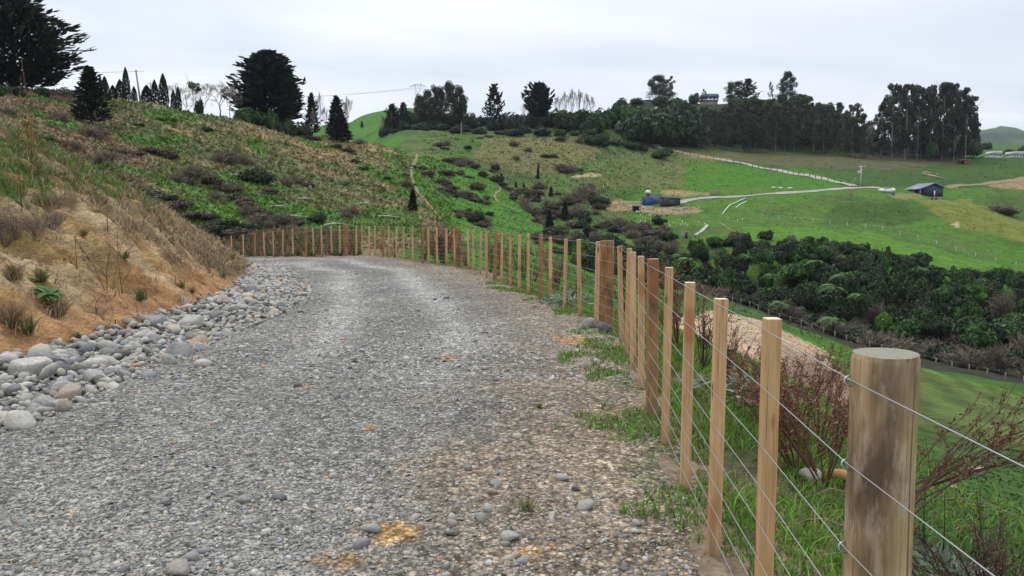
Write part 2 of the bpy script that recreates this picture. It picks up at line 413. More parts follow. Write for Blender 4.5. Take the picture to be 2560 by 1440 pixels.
# the land: base colours are stored per vertex, grain from noise
mt = MT('land', 0.95, 0.1)
pos = mt.node('ShaderNodeNewGeometry').outputs['Position']
n1 = mt.noise(pos, 0.35, 4, 0.65); n2 = mt.noise(pos, 2.2, 4, 0.7); n3 = mt.noise(pos, 14.0, 2, 0.6)
g = mt.mix(1.0, mt.attr(), mt.ramp(n1, (0.3, 0.72), (0.7, 1.25)), 'MULTIPLY')
g = mt.mix(1.0, g, mt.ramp(n2, (0.3, 0.6), (0.72, 1.4)), 'MULTIPLY')
g = mt.mix(1.0, g, mt.ramp(n3, (0.3, 0.75), (0.7, 1.25)), 'MULTIPLY')
mt.color(g).bump(mt.math('ADD', n2, mt.math('MULTIPLY', n3, 0.25)), 0.7, 0.35)
M_LAND = mt.m

# clay bank
mt = MT('clay_bank', 0.95, 0.1)
pos = mt.node('ShaderNodeNewGeometry').outputs['Position']
n1 = mt.noise(mt.mapping(pos, (1, 1, 2.2)), 3.0, 5, 0.72); n2 = mt.noise(pos, 22.0, 4, 0.7)
g = mt.mix(1.0, mt.attr(), mt.ramp(n1, (0.32, 0.6), (0.68, 1.3)), 'MULTIPLY')
g = mt.mix(1.0, g, mt.ramp(n2, (0.3, 0.6), (0.72, 1.35)), 'MULTIPLY')
mt.color(g).bump(mt.math('ADD', n1, mt.math('MULTIPLY', n2, 0.45)), 1.0, 0.16)
M_BANK = mt.m

# gravel road surface between the loose stones
mt = MT('gravel', 0.9, 0.2)
pos = mt.node('ShaderNodeNewGeometry').outputs['Position']
mp_ = mt.mapping(pos, (1, 1, 1))
wob = mt.node('ShaderNodeTexNoise', {'Vector': pos, 'Scale': 30.0, 'Detail': 2.0}).outputs['Color']
wv = mt.node('ShaderNodeVectorMath', {0: pos, 1: mt.mix(1.0, wob, (0.02, 0.02, 0.02), 'MULTIPLY')}, operation='ADD').outputs[0]
v0 = mt.node('ShaderNodeTexVoronoi', {'Vector': wv, 'Scale': 13.0}); vc0 = mt.node('ShaderNodeSeparateColor', {0: v0.outputs['Color']}).outputs[1]
v1 = mt.node('ShaderNodeTexVoronoi', {'Vector': wv, 'Scale': 34.0}); v2 = mt.node('ShaderNodeTexVoronoi', {'Vector': wv, 'Scale': 85.0})
vc1 = mt.node('ShaderNodeSeparateColor', {0: v1.outputs['Color']}).outputs[0]
vc2 = mt.node('ShaderNodeSeparateColor', {0: v2.outputs['Color']}).outputs[0]
big = mt.noise(pos, 0.7, 5, 0.6)
g = mt.mix(1.0, mt.attr(), mt.ramp(vc1, (0.0, 0.5), (0.8, 1.15), (1.0, 1.7)), 'MULTIPLY')
g = mt.mix(1.0, g, mt.ramp(vc2, (0.0, 0.6), (1.0, 1.4)), 'MULTIPLY')
g = mt.mix(1.0, g, mt.ramp(v1.outputs['Distance'], (0.35, 1.0), (0.75, 0.5)), 'MULTIPLY')
g = mt.mix(1.0, g, mt.ramp(big, (0.3, 0.82), (0.7, 1.15)), 'MULTIPLY')
g = mt.mix(1.0, g, mt.ramp(vc0, (0.0, 0.78), (0.75, 1.05), (1.0, 1.4)), 'MULTIPLY')
hgt = mt.math('ADD', mt.math('MULTIPLY', v1.outputs['Distance'], -1.0), mt.math('MULTIPLY', v2.outputs['Distance'], -0.4))
mt.color(g).bump(mt.math('ADD', hgt, mt.math('MULTIPLY', vc1, 0.5)), 0.9, 0.02)
M_GRAVEL = mt.m

# loose stones (colour per stone in the vertex colours)
mt = MT('stone', 0.8, 0.3)
cd = mt.coord()
n1 = mt.noise(cd, 9.0, 5, 0.6); n2 = mt.noise(cd, 60.0, 3, 0.6)
g = mt.mix(1.0, mt.attr(), mt.ramp(n1, (0.3, 0.8), (0.7, 1.2)), 'MULTIPLY')
g = mt.mix(1.0, g, mt.ramp(n2, (0.3, 0.85), (0.7, 1.15)), 'MULTIPLY')
mt.color(g).bump(n1, 0.25, 0.02)
M_STONE = mt.m
# cobbles: per-object colour
mt = MT('cobble', 0.75, 0.3)
cd = mt.coord(); r = mt.objrand()
base = mt.ramp(r, (0.0, (0.10, 0.105, 0.11)), (0.22, (0.22, 0.22, 0.21)), (0.42, (0.33, 0.325, 0.30)), (0.58, (0.20, 0.21, 0.22)), (0.70, (0.30, 0.24, 0.185)), (0.78, (0.27, 0.275, 0.27)), (0.90, (0.43, 0.41, 0.36)), (1.0, (0.34, 0.25, 0.19)))
n1 = mt.noise(mt.mapping(cd, (1, 1, 1), r), 5.0, 6, 0.65); n2 = mt.noise(cd, 28.0, 4, 0.6)
g = mt.mix(1.0, base, mt.ramp(n1, (0.3, 0.7), (0.7, 1.25)), 'MULTIPLY')
g = mt.mix(1.0, g, mt.ramp(n2, (0.3, 0.85), (0.7, 1.15)), 'MULTIPLY')
mt.color(g).bump(mt.math('ADD', n1, mt.math('MULTIPLY', n2, 0.3)), 0.4, 0.03)
M_COBBLE = mt.m

# treated pine: grain along the post, per-post tone
def wood_mat(name, c1, c2, dark, blotch=0.0, end=(0.5, 0.42, 0.3)):
    m = MT(name, 0.75, 0.2)
    cd = m.coord(); r = m.objrand()
    off = m.math('MULTIPLY', r, 37.0)
    gr = m.noise(m.mapping(cd, (38, 38, 1.6), off), 1.0, 5, 0.65, 0.6)
    fi = m.noise(m.mapping(cd, (150, 150, 6), off), 1.0, 3, 0.6)
    bl = m.noise(m.mapping(cd, (7, 7, 2.4), off), 1.0, 4, 0.6)
    base = m.mix(m.ramp(r, (0.0, 0.0), (1.0, 1.0)), c1, c2)
    g = m.mix(m.ramp(gr, (0.42, 0.0), (0.72, 0.75)), base, dark)
    g = m.mix(1.0, g, m.ramp(fi, (0.3, 0.82), (0.7, 1.15)), 'MULTIPLY')
    g = m.mix(m.ramp(bl, (0.52 - 0.06 * blotch, 0.0), (0.72 - 0.06 * blotch, min(blotch, 0.85))), g, (0.07, 0.05, 0.04))
    if blotch >= 0.9:
        pl = m.noise(m.mapping(cd, (16, 16, 5), off), 1.0, 5, .7)
        g = m.mix(m.ramp(pl, (0.52, 0.0), (0.66, 0.55)), g, (0.50, 0.44, 0.34) if end[2] > 0.15 else (0.40, 0.24, 0.11))
    # drying checks, knots, mud splashed on the foot
    ck = m.noise(m.mapping(cd, (95, 95, 1.1), off), 1.0, 2, .5)
    g = m.mix(m.ramp(ck, (0.655, 0.0), (0.69, 0.7)), g, (0.05, 0.032, 0.02))
    kn = m.node('ShaderNodeTexVoronoi', {'Vector': m.mapping(cd, (11, 11, 3.6), off), 'Scale': 1.0}).outputs['Distance']
    g = m.mix(m.ramp(kn, (0.10, 0.85), (0.19, 0.0)), g, (0.14, 0.06, 0.025))
    zz = m.node('ShaderNodeSeparateXYZ', {0: cd}).outputs[2]
    g = m.mix(m.math('MULTIPLY', m.ramp(zz, (0.02, 0.75), (0.16, 0.0)), m.ramp(bl, (0.35, 0.2), (0.6, 1.0))), g, (0.20, 0.15, 0.10))
    # rust-red resin runs on some battens
    red = m.ramp(m.noise(m.mapping(cd, (3, 3, 2.2), off), 1.0, 2), (0.56, 0.0), (0.62, 0.55))
    g = m.mix(m.math('MULTIPLY', red, m.ramp(r, (0.55, 0.0), (0.6, 1.0))), g, (0.33, 0.125, 0.045))
    nz_ = m.node('ShaderNodeSeparateXYZ', {0: m.node('ShaderNodeNewGeometry').outputs['Normal']}).outputs[2]
    g = m.mix(m.ramp(nz_, (0.8, 0.0), (0.9, 1.0)), g, m.mix(1.0, end, m.ramp(fi, (0.3, 0.8), (0.7, 1.15)), 'MULTIPLY'))
    m.color(g).bump(m.math('ADD', gr, m.math('MULTIPLY', fi, 0.5)), 0.35, 0.004)
    return m.m
M_BATTEN = wood_mat('batten_wood', (0.49, 0.32, 0.155), (0.63, 0.41, 0.225), (0.36, 0.19, 0.08), 0.18, (0.70, 0.58, 0.42))
M_POST = wood_mat('post_wood', (0.34, 0.185, 0.08), (0.40, 0.235, 0.105), (0.17, 0.09, 0.04), 0.75, (0.40, 0.29, 0.17))
M_STRAIN = wood_mat('strainer_wood', (0.31, 0.165, 0.065), (0.34, 0.19, 0.08), (0.13, 0.065, 0.028), 1.0, (0.30, 0.19, 0.09))
M_OLDPOST = wood_mat('grey_post_wood', (0.42, 0.305, 0.165), (0.42, 0.305, 0.165), (0.17, 0.11, 0.055), 1.0, (0.22, 0.21, 0.165))
mt = MT('galvanised_wire', 0.38, 0.5); mt.color((0.36, 0.37, 0.39)); mt.b.inputs['Metallic'].default_value = 0.7
M_WIRE = mt.m

# foliage: colour per vertex, varied per tree
def leaf_mat(name, var=0.3, trans=0.15, rough=0.65):
    m = MT(name, rough, 0.2)
    r = m.objrand()
    n = m.noise(m.coord(), 0.9, 3)
    g = m.mix(1.0, m.attr(), m.ramp(r, (0.0, 1 - var * 0.6), (1.0, 1 + var * 0.6)), 'MULTIPLY')
    g = m.mix(1.0, g, m.ramp(n, (0.3, 1 - var), (0.7, 1 + var)), 'MULTIPLY')
    m.color(g)
    if trans:
        tr = m.node('ShaderNodeBsdfTranslucent', {'Color': g})
        mx = m.node('ShaderNodeMixShader', {0: trans, 1: m.b.outputs[0], 2: tr.outputs[0]})
        m.l.new(mx.outputs[0], m.n['Material Output'].inputs[0])
    return m.m
M_LEAF = leaf_mat('foliage')
M_GRASS = leaf_mat('grass_blades', 0.15, 0.3)
mt = MT('bark', 0.9, 0.1)
n1 = mt.noise(mt.mapping(mt.coord(), (6, 6, 1.5)), 1.0, 5, 0.7)
mt.color(mt.mix(1.0, mt.attr(), mt.ramp(n1, (0.3, 0.65), (0.7, 1.3)), 'MULTIPLY'))
M_BARK = mt.m
# ------------------------------------------------------------------ the land as one sheet
def inpoly(px, py, P):
    r = np.zeros(np.shape(px), bool); n = len(P)
    for i in range(n):
        x1, y1 = P[i]; x2, y2 = P[(i + 1) % n]
        if y1 == y2: continue
        c = ((y1 > py) != (y2 > py)) & (px < (x2 - x1) * (py - y1) / (y2 - y1) + x1)
        r ^= c
    return r
def C3(c): return np.array(c, float)
LUSH, MID, OLIVE = C3((0.055, 0.150, 0.015)), C3((0.046, 0.090, 0.022)), C3((0.105, 0.122, 0.042))
TAN, PINK, DARK = C3((0.265, 0.195, 0.10)), C3((0.175, 0.120, 0.080)), C3((0.022, 0.024, 0.015))
CLAY, CREAM, RED = C3((0.45, 0.245, 0.12)), C3((0.58, 0.44, 0.25)), C3((0.28, 0.145, 0.075))
def mixc(c, k, m):
    m = np.clip(m, 0, 1)[..., None]
    return c * (1 - m) + np.asarray(k) * m
def land_colour(x, y, z):
    px, py = proj(x, y, z)
    jx = px + 38 * fbm(x / 6, y / 6, 41, 3) * np.clip(60 / np.maximum(y, 20), 0.5, 2)
    jy = py + 22 * fbm(x / 6, y / 6, 45, 3) * np.clip(60 / np.maximum(y, 20), 0.5, 2)
    a = fbm(x / 16, y / 16, 51, 4); b = fbm(x / 5, y / 5, 55, 4); c2 = fbm(x / 30, y / 30, 59, 3)
    c = np.tile(MID, x.shape + (1,)) * 1.0
    lush = lambda m: mixc(c, LUSH, m)
    # general: green pasture
    c = mixc(c, LUSH, sstep(-0.25, 0.3, a))
    # left hillside: rough dry grass with green showing through
    lb = np.interp(py, [350, 380, 420, 450, 500, 556, 600], [1010, 1042, 1032, 1030, 1062, 1108, 1150]) + 14 * b
    rb = np.interp(py, [370, 400, 430, 500, 545, 600], [1075, 1130, 1210, 1300, 1350, 1400]) + 14 * b
    H = (px < lb) & (y > 42) & (y < 240) & (py > 150)
    hs = mixc(np.tile(OLIVE, x.shape + (1,)), TAN, sstep(-0.05, 0.45, b + 0.5 * a) * 0.75)
    hs = mixc(hs, TAN, 0.7 * inpoly(jx, jy, [(560, 290), (760, 330), (1030, 350), (1050, 470), (900, 470), (700, 400)]) * sstep(-0.4, 0.2, b))
    hs = mixc(hs, PINK, inpoly(jx, jy, [(-400, 150), (200, 215), (330, 330), (400, 470), (300, 480), (150, 380), (-400, 330)]) * sstep(-0.5, 0.1, b) * 0.85)
    hs = mixc(hs, LUSH, sstep(0.10, 0.45, a * 0.9 - b * 0.5 + 0.22 * sstep(420, 580, py) - 0.04) * 0.85)
    hs = mixc(hs, MID, sstep(0.1, 0.5, -a) * 0.55)
    hs = mixc(hs, TAN * 0.95, sstep(70, 10, lb - px) * (py < 560) * sstep(-.35, .2, b) * .8)
    for P in ([(420, 440), (520, 430), (700, 500), (900, 580), (760, 600), (560, 520)], [(700, 520), (1000, 520), (1100, 590), (700, 600)],
              [(280, 330), (470, 340), (430, 370), (300, 360)], [(600, 350), (680, 355), (660, 390)], [(960, 380), (1030, 380), (1040, 520), (980, 470)],
              [(350, 280), (420, 270), (520, 290), (420, 310)], [(900, 400), (1000, 440), (980, 460), (890, 430)]):
        hs = mixc(hs, LUSH * 0.9, inpoly(jx, jy, P) * 0.8)
    c = np.where(H[..., None], hs, c)
    # second spur: fresh green
    S = (px >= lb) & (px < rb) & (y > 100) & (y < 236) & (py > 360)
    c = np.where(S[..., None], mixc(mixc(np.tile(LUSH * 1.1, x.shape + (1,)), MID, sstep(0.05, 0.45, b) * 0.7), OLIVE, sstep(0.2, 0.6, a) * 0.5), c)
    # back face under the bush
    B = (px > 1000) & (px < 1720) & (y >= 150) & (y < 345) & (py < 560)
    bf = mixc(mixc(np.tile(MID, x.shape + (1,)) * 1.05, OLIVE, sstep(-0.25, 0.2, b) * 0.85), LUSH * .95, sstep(0.1, 0.45, a) * 0.6)
    bf = mixc(bf, TAN * 0.8, inpoly(jx, jy, [(1210, 345), (1480, 350), (1500, 400), (1330, 440), (1180, 400)]) * 0.4)
    c = np.where((B & ~S)[..., None], bf, c)
    # knoll beside the farm road
    c = mixc(c, OLIVE * 1.12, inpoly(jx, jy, [(1470, 410), (1620, 365), (1720, 385), (1830, 420), (1760, 470), (1640, 490), (1520, 470)]) * (y > 235) * (0.55 + 0.45 * sstep(-0.2, 0.3, b)))
    c = mixc(c, LUSH, inpoly(jx, jy, [(1720, 400), (1900, 420), (2130, 465), (1900, 485), (1700, 485)]) * (y > 225) * 0.85)
    # right-hand fields
    R = (px > 1560) & (y > 140) & (y < 262) & (py > 470)
    rf = mixc(mixc(np.tile(C3((0.064, 0.146, 0.020)), x.shape + (1,)), MID, sstep(-0.05, 0.4, a) * 0.7), OLIVE * 0.95, sstep(0.0, 0.5, b) * 0.55)
    rf = mixc(rf, C3((0.15, 0.165, 0.035)), inpoly(jx, jy, [(2290, 500), (2420, 500), (2640, 580), (2640, 620), (2400, 570)]) * 0.85)
    rf = mixc(rf, MID * 0.9, inpoly(jx, jy, [(2080, 515), (2250, 500), (2320, 540), (2250, 565), (2050, 560)]) * 0.7)
    c = np.where(R[..., None], rf, c)
    c = mixc(c, C3((0.082, 0.185, 0.024)), inpoly(jx, jy, [(1850, 565), (2180, 580), (2560, 680), (2640, 720), (2200, 640), (1850, 600)]) * (y > 130) * (y < 200) * 0.8)
    # darker green field; leaf litter and brownish shade painted under the tall trees
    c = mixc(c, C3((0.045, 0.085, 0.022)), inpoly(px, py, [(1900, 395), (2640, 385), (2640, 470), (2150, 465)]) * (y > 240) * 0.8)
    c = mixc(c, C3((0.12, 0.085, 0.055)), inpoly(jx, jy, [(1700, 355), (1800, 375), (2050, 385), (2350, 385), (2400, 405), (2250, 425), (2000, 415), (1800, 400), (1700, 375)]) * (y > 280) * 0.55)
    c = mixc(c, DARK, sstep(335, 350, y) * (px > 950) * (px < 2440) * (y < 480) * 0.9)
    # far slopes
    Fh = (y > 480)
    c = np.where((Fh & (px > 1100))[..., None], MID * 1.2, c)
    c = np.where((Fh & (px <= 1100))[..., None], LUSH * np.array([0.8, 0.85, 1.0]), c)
    # gully bottom
    gz = far_z(x, y)
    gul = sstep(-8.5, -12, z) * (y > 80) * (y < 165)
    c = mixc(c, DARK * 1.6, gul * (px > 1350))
    # clay: yard round the sheds, slip faces, banks of the farm road, scars
    for P, k, w in (([(1480, 512), (1600, 505), (1640, 518), (1740, 516), (1760, 530), (1700, 536), (1600, 533), (1500, 524)], C3((.33, .235, .15)), 0.65),
                    ([(1500, 497), (1560, 497), (1545, 508), (1500, 510)], C3((.26, .15, .09)), 0.8), ([(1655, 475), (1780, 484), (1770, 490), (1655, 487)], C3((.34, .22, .13)), 0.7),
                    ([(1430, 440), (1490, 430), (1500, 440), (1440, 445)], CREAM * 0.7, 0.8),
                    ([(1670, 372), (1740, 385), (1840, 400), (1780, 402), (1690, 382)], CLAY * 0.6, 0.8), ([(2440, 455), (2600, 440), (2600, 475), (2490, 468)], C3((.28, .19, .12)), 0.9),
                    ([(2220, 485), (2310, 480), (2300, 500), (2240, 498)], C3((.32, .22, .13)), 0.4),
                    ([(2380, 556), (2400, 556), (2395, 572)], CREAM * 0.8, 0.8)):
        c = mixc(c, k, inpoly(jx * 0.4 + px * 0.6, jy * 0.35 + py * 0.65, P) * (y > 190) * w)
    # bark and slash below the bend, clay spoil below the fence
    c = mixc(c, C3((0.20, 0.14, 0.09)), inpoly(jx, jy, [(880, 585), (960, 575), (1010, 600), (1040, 690), (900, 650)]) * (y < 70) * (y > 30) * 0.6)
    c = mixc(c, C3((0.22, 0.16, 0.105)), inpoly(jx, jy, [(1040, 548), (1130, 562), (1230, 592), (1150, 610), (1060, 580)]) * (y < 110) * (y > 45) * 0.8)
    c = mixc(c, C3((0.15, 0.10, 0.06)), inpoly(jx, jy, [(480, 575), (700, 590), (900, 610), (900, 650), (480, 650)]) * (y < 62) * (y > 36) * 0.75)
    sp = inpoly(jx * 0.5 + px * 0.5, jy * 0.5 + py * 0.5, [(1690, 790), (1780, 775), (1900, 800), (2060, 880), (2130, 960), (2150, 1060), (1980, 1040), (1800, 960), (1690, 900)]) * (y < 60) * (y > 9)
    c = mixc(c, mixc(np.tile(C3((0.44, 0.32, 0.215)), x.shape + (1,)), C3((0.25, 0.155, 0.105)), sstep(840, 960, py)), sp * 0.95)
    # mown stripes on the near paddock
    st = (px > 2150) & (y < 70) & (y > 12) & (py < 1130)
    c = np.where(st[..., None], (c * .55 + C3((0.055, 0.062, 0.018))) * (1.0 + 0.22 * np.sin((x * 0.9 - y * 0.42) * 2.4 + 2 * b))[..., None], c)
    # verge by the fence
    df, sf, _ = polydist(x, y, FPOLY)
    e = df * sf
    v = (e > -0.5) & (e < 2.2) & (y < 30)
    vc = mixc(np.tile(C3((0.20, 0.155, 0.105)), x.shape + (1,)), C3((0.065, 0.075, 0.03)), sstep(0.0, 0.6, e + 0.6 * b + 0.5 * fbm(x * 3, y * 3, 63, 3)))
    c = np.where(v[..., None], vc, c)
    return c
ys = [-9.0]
while ys[-1] < 2900:
    y_ = ys[-1]
    ys.append(y_ + (0.25 if y_ < 30 else max(0.25, 0.0085 * y_) if y_ < 430 else 0.045 * y_))
ys = np.array(ys); NXT = 430
ss = np.linspace(-1, 1, NXT)
Yg, Sg = np.meshgrid(ys, ss, indexing='ij')
Xg = Sg * (15 + 0.98 * np.maximum(Yg, 0))
Zg = height(Xg, Yg)
idx = np.arange(len(ys) * NXT).reshape(len(ys), NXT)
Fq = np.stack([idx[:-1, :-1], idx[:-1, 1:], idx[1:, 1:], idx[1:, :-1]], -1).reshape(-1, 4)
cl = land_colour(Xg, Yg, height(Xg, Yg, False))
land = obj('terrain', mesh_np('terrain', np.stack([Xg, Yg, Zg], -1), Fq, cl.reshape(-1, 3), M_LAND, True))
tag(land, 'rolling green hills and gully of the farm', kind='structure')

# ------------------------------------------------------------------ gravel road sheet
def sheet(name, xs, ys_, keep, zfun, cfun, mat):
    Y, X = np.meshgrid(ys_, xs, indexing='ij')
    K = keep(X, Y)
    Z = zfun(X, Y)
    Cc = cfun(X, Y, Z)
    id_ = np.arange(X.size).reshape(X.shape)
    q = np.stack([id_[:-1, :-1], id_[:-1, 1:], id_[1:, 1:], id_[1:, :-1]], -1)
    kq = K[:-1, :-1] & K[:-1, 1:] & K[1:, 1:] & K[1:, :-1]
    q = q[kq]
    used = np.unique(q); remap = np.full(X.size, -1); remap[used] = np.arange(len(used))
    V = np.stack([X, Y, Z], -1).reshape(-1, 3)[used]
    return obj(name, mesh_np(name, V, remap[q], Cc.reshape(-1, 3)[used], mat, True))
def road_e(x, y):
    d, s, a = polydist(x, y, FPOLY); return d * s, a
def toe_b(x, y):
    d, s, a = polydist(x, y, TOE); return -d * s, a
TRACKS = ((-1.95, 0.34), (-3.55, 0.34))
def road_surf(x, y):
    e, a = road_e(x, y); b, _ = toe_b(x, y)
    z = road_z(x, y) + 0.02 * fbm(x * 0.8, y * 0.8, 71, 3) + 0.012 * fbm(x * 6, y * 6, 75, 3)
    for t, w in TRACKS:
        z = z - 0.028 * np.exp(-((e - t + 0.15 * fbm(a * 0.3, a * 0, 77, 2)) / w) ** 2)
    z = z - 0.10 * sstep(-2.1, -1.2, b) + 0.05 * sstep(-0.4, 0.1, b)          # shallow side drain
    z = z + 0.05 * sstep(-0.75, -0.3, e) * fbm(x * 2.2, y * 2.2, 79, 2) - 0.06 * sstep(-0.2, 0.35, e)
    return z
GREY, BROWN, PALE = C3((0.235, 0.23, 0.212)), C3((0.265, 0.215, 0.155)), C3((0.38, 0.37, 0.345))
def road_col(x, y, z):
    e, a = road_e(x, y); px, py = proj(x, y, z)
    n = fbm(x * 0.9, y * 0.9, 81, 4); n2 = fbm(x * 3, y * 3, 85, 4)
    c = np.tile(GREY, x.shape + (1,))
    c = mixc(c, BROWN, sstep(-2.2, -0.9, e + 0.7 * n + 0.3 * n2) * 0.9 * (0.6 + 0.4 * sstep(9, 5, y)))
    c = mixc(c, C3((0.30, 0.24, 0.165)), sstep(-0.9, -0.3, e + 0.5 * n2) * 0.6)
    for t, w in TRACKS:
        tr = np.exp(-((e - t + 0.15 * fbm(a * 0.3, a * 0, 77, 2)) / w) ** 2) * sstep(5.5, 10, y)
        c = mixc(c, PALE * 1.08, tr * (0.95 + 0.3 * n2))
    c = c * (1 + 0.25 * n)[..., None]
    # patches of spilt orange clay
    for (cx_, cy_, rx, ry) in ((985, 1330, 60, 30), (868, 1402, 95, 22), (662, 1286, 30, 10), (1118, 895, 22, 8), (905, 1072, 22, 8), (1352, 1385, 40, 18), (1330, 1395, 50, 10), (760, 965, 14, 6), (1440, 850, 50, 12), (470, 1268, 20, 5)):
        r = ((px - cx_) / rx) ** 2 + ((py - cy_) / ry) ** 2 + 2.6 * fbm(x * 7, y * 7, 89, 3)
        c = mixc(c, C3((0.44, 0.26, 0.10)), sstep(1.1, 0.6, r) * 0.9)
    # grass and moss at the foot of the fence
    c = mixc(c, C3((0.08, 0.13, 0.03)), sstep(0.0, 0.35, e + 0.25 + 0.9 * n2 - 0.1) * sstep(-0.6, -0.1, e) * 0.6)
    return c
rx_ = np.arange(-20, 2.4, 0.08)
ry_ = [-4.0]
while ry_[-1] < 47: ry_.append(ry_[-1] + max(0.07, 0.008 * ry_[-1]))
road = sheet('gravel_road', rx_, np.array(ry_), lambda x, y: (road_e(x, y)[0] < 0.28 + 0.25 * fbm(x * 1.5, y * 1.5, 91, 3)) & (toe_b(x, y)[0] < 0.25), road_surf, road_col, M_GRAVEL)
tag(road, 'grey gravel road bending left along the fence', kind='structure')

# ------------------------------------------------------------------ clay cutting beside the road
def bank_z(x, y):
    b, a = toe_b(x, y)
    w = sstep(0.0, 0.8, b)
    z = road_z(x, y) + bank_prof(b) - 0.14 * sstep(0.35, -0.15, b)
    # gullies washed down the face, ledges, clods
    aw = a + 0.8 * fbm(b * 0.8, a * 0.5, 101, 2) + 0.55 * b
    z = z + w * (0.36 * fbm(aw * 0.55, b * 0.16, 103, 3) - 0.5 * np.abs(fbm(aw * 1.5, b * 0.4, 105, 3)) + 0.30 * fbm(aw * 3.0, b * 1.3, 107, 4, 0.6) + 0.22 * vnoise(aw * 0.8, b * 2.6, 109) + 0.10 * vnoise(x * 5.3, y * 5.3, 110) + 0.05 * vnoise(x * 11, y * 11, 112))
    z = z + (1 - w) * 0.06 * fbm(x * 3, y * 3, 111, 3) + 0.45 * w * fbm(x * 0.28, y * 0.28, 113, 2)
    return z
def bank_col(x, y, z):
    b, a = toe_b(x, y)
    px, py = proj(x, y, z)
    aw = a + 0.55 * b
    n = fbm(x * 0.8, y * 0.8, 121, 4); n2 = fbm(aw * 1.6, b * 0.5, 125, 4); n3 = fbm(x * 4, y * 4, 129, 3)
    c = np.tile(CREAM, x.shape + (1,))
    c = mixc(c, C3((0.46, 0.28, 0.12)), sstep(-0.2, 0.15, n2))
    c = mixc(c, CLAY, sstep(1.0, 0.1, b + 0.9 * n2 + 0.5 * n) * 0.85)
    c = mixc(c, RED, sstep(0.2, 0.5, n3 + 0.5 * n2 - 0.15 * b) * sstep(2.2, 0.5, b) * 0.7)
    c = mixc(c, C3((0.56, 0.44, 0.16)), sstep(0.1, 0.45, n2 - n) * sstep(0.8, 1.5, b) * 0.5)
    # withered grass and weeds creep down from the top, green at the crest
    jx = px + 90 * n2 + 40 * n3; jy = py + 60 * n
    top = inpoly(jx, jy, [(-300, 620), (60, 560), (140, 575), (200, 480), (290, 600), (420, 640), (640, 700), (700, 640), (480, 540), (200, 300), (-300, 200)])
    c = mixc(c, C3((0.19, 0.14, 0.085)), top * (0.45 + 0.55 * sstep(-0.25, 0.2, n3)) * 0.9)
    gr = inpoly(jx, jy, [(-300, 560), (60, 530), (180, 470), (300, 500), (420, 500), (200, 380), (-300, 250)])
    c = mixc(c, C3((0.10, 0.16, 0.035)), gr * sstep(-0.25, 0.2, n + 0.5 * n3) * 0.85)
    return c * (1 + 0.25 * n)[..., None]
bx_ = np.r_[np.arange(-30, -14, 0.14), np.arange(-14, -4.6, 0.06)]
by_ = [-4.0]
while by_[-1] < 44: by_.append(by_[-1] + max(0.06, 0.0055 * by_[-1]))
bank = sheet('clay_bank', bx_, np.array(by_), lambda x, y: toe_b(x, y)[0] > -0.22, bank_z, bank_col, M_BANK)
tag(bank, 'orange and cream clay cutting left of the road', kind='structure')

# ------------------------------------------------------------------ stones
def ico(sub):
    import bmesh
    bm = bmesh.new(); bmesh.ops.create_icosphere(bm, subdivisions=sub, radius=1.0)
    V = np.array([v.co[:] for v in bm.verts]); Fc = np.array([[v.index for v in f.verts] for f in bm.faces]); bm.free()
    return V, Fc
ICO1, ICO2, ICO3 = ico(1), ico(2), ico(3)
ICOH = (ICO1[0], ICO1[1][ICO1[0][ICO1[1]][:, :, 2].mean(1) > -0.5])
def stone_shape(base, seed, flat=0.55, rough=0.25, cuts=3):
    r = np.random.default_rng(seed)
    V, Fc = base[0].copy(), base[1]
    V = V * (1 + rough * (vnoise(V[:, 0] * 1.6 + seed, V[:, 1] * 1.6 + V[:, 2] * 2.1, seed)[:, None] + 0.5 * vnoise(V[:, 0] * 3.1, V[:, 1] * 3.1 + V[:, 2] * 3.7 + seed, seed + 5)[:, None]))
    for _ in range(cuts):                       # flattened facets
        n = r.normal(size=3); n /= np.linalg.norm(n); h = r.uniform(0.6, 0.88)
        d = V @ n - h; V = V - np.outer(np.maximum(d, 0) * 0.95, n)
    return V * np.array([1.0, r.uniform(0.62, 0.95), flat * r.uniform(0.8, 1.25)]), Fc
def scatter_stones(name, P, S, Ccol, base, shapes, parent, mat, flat=0.55, rough=0.3, cuts=2, tilt=0.25, smooth=False, seed=1):
    sh = [stone_shape(base, 1000 + seed * 50 + i, flat, rough, cuts)[0] for i in range(shapes)]
    sh = np.array(sh); r = np.random.default_rng(seed)
    k = r.integers(0, shapes, len(P)); V = sh[k] * S[:, None, None]
    az = r.uniform(0, 2 * math.pi, len(P)); tx = r.normal(0, tilt, len(P)); ty = r.normal(0, tilt, len(P))
    V[..., 2] += V[..., 0] * np.tan(np.clip(tx, -.7, .7))[:, None] + V[..., 1] * np.tan(np.clip(ty, -.7, .7))[:, None]
    ca, sa = np.cos(az)[:, None], np.sin(az)[:, None]
    V = np.stack([V[..., 0] * ca - V[..., 1] * sa, V[..., 0] * sa + V[..., 1] * ca, V[..., 2]], -1) + P[:, None, :]
    nv = sh.shape[1]
    Fc = (base[1][None] + (np.arange(len(P)) * nv)[:, None, None]).reshape(-1, 3)
    me = mesh_np(name, V.reshape(-1, 3), Fc, np.repeat(Ccol, nv, 0), mat, smooth)
    return obj(name, me, parent)
def stone_cols(n, r, k=1.0):
    t = r.random(n)
    g = np.where(t < .5, r.uniform(.20, .33, n), np.where(t < .88, r.uniform(.28, .41, n), r.uniform(.10, .2, n)))
    c = np.stack([g * 1.03, g * r.uniform(.97, 1.01, n), g * r.uniform(.82, .97, n)], 1)
    w = r.random(n)
    c[w < .035] *= np.array([1.2, 1.0, 0.78]); c[w < .010] *= np.array([1.3, .8, .6]); c[(w > .05) & (w < .09)] *= np.array([.85, .95, 1.12])
    return np.clip(c * k, 0.02, 0.62)
r_ = np.random.default_rng(21)
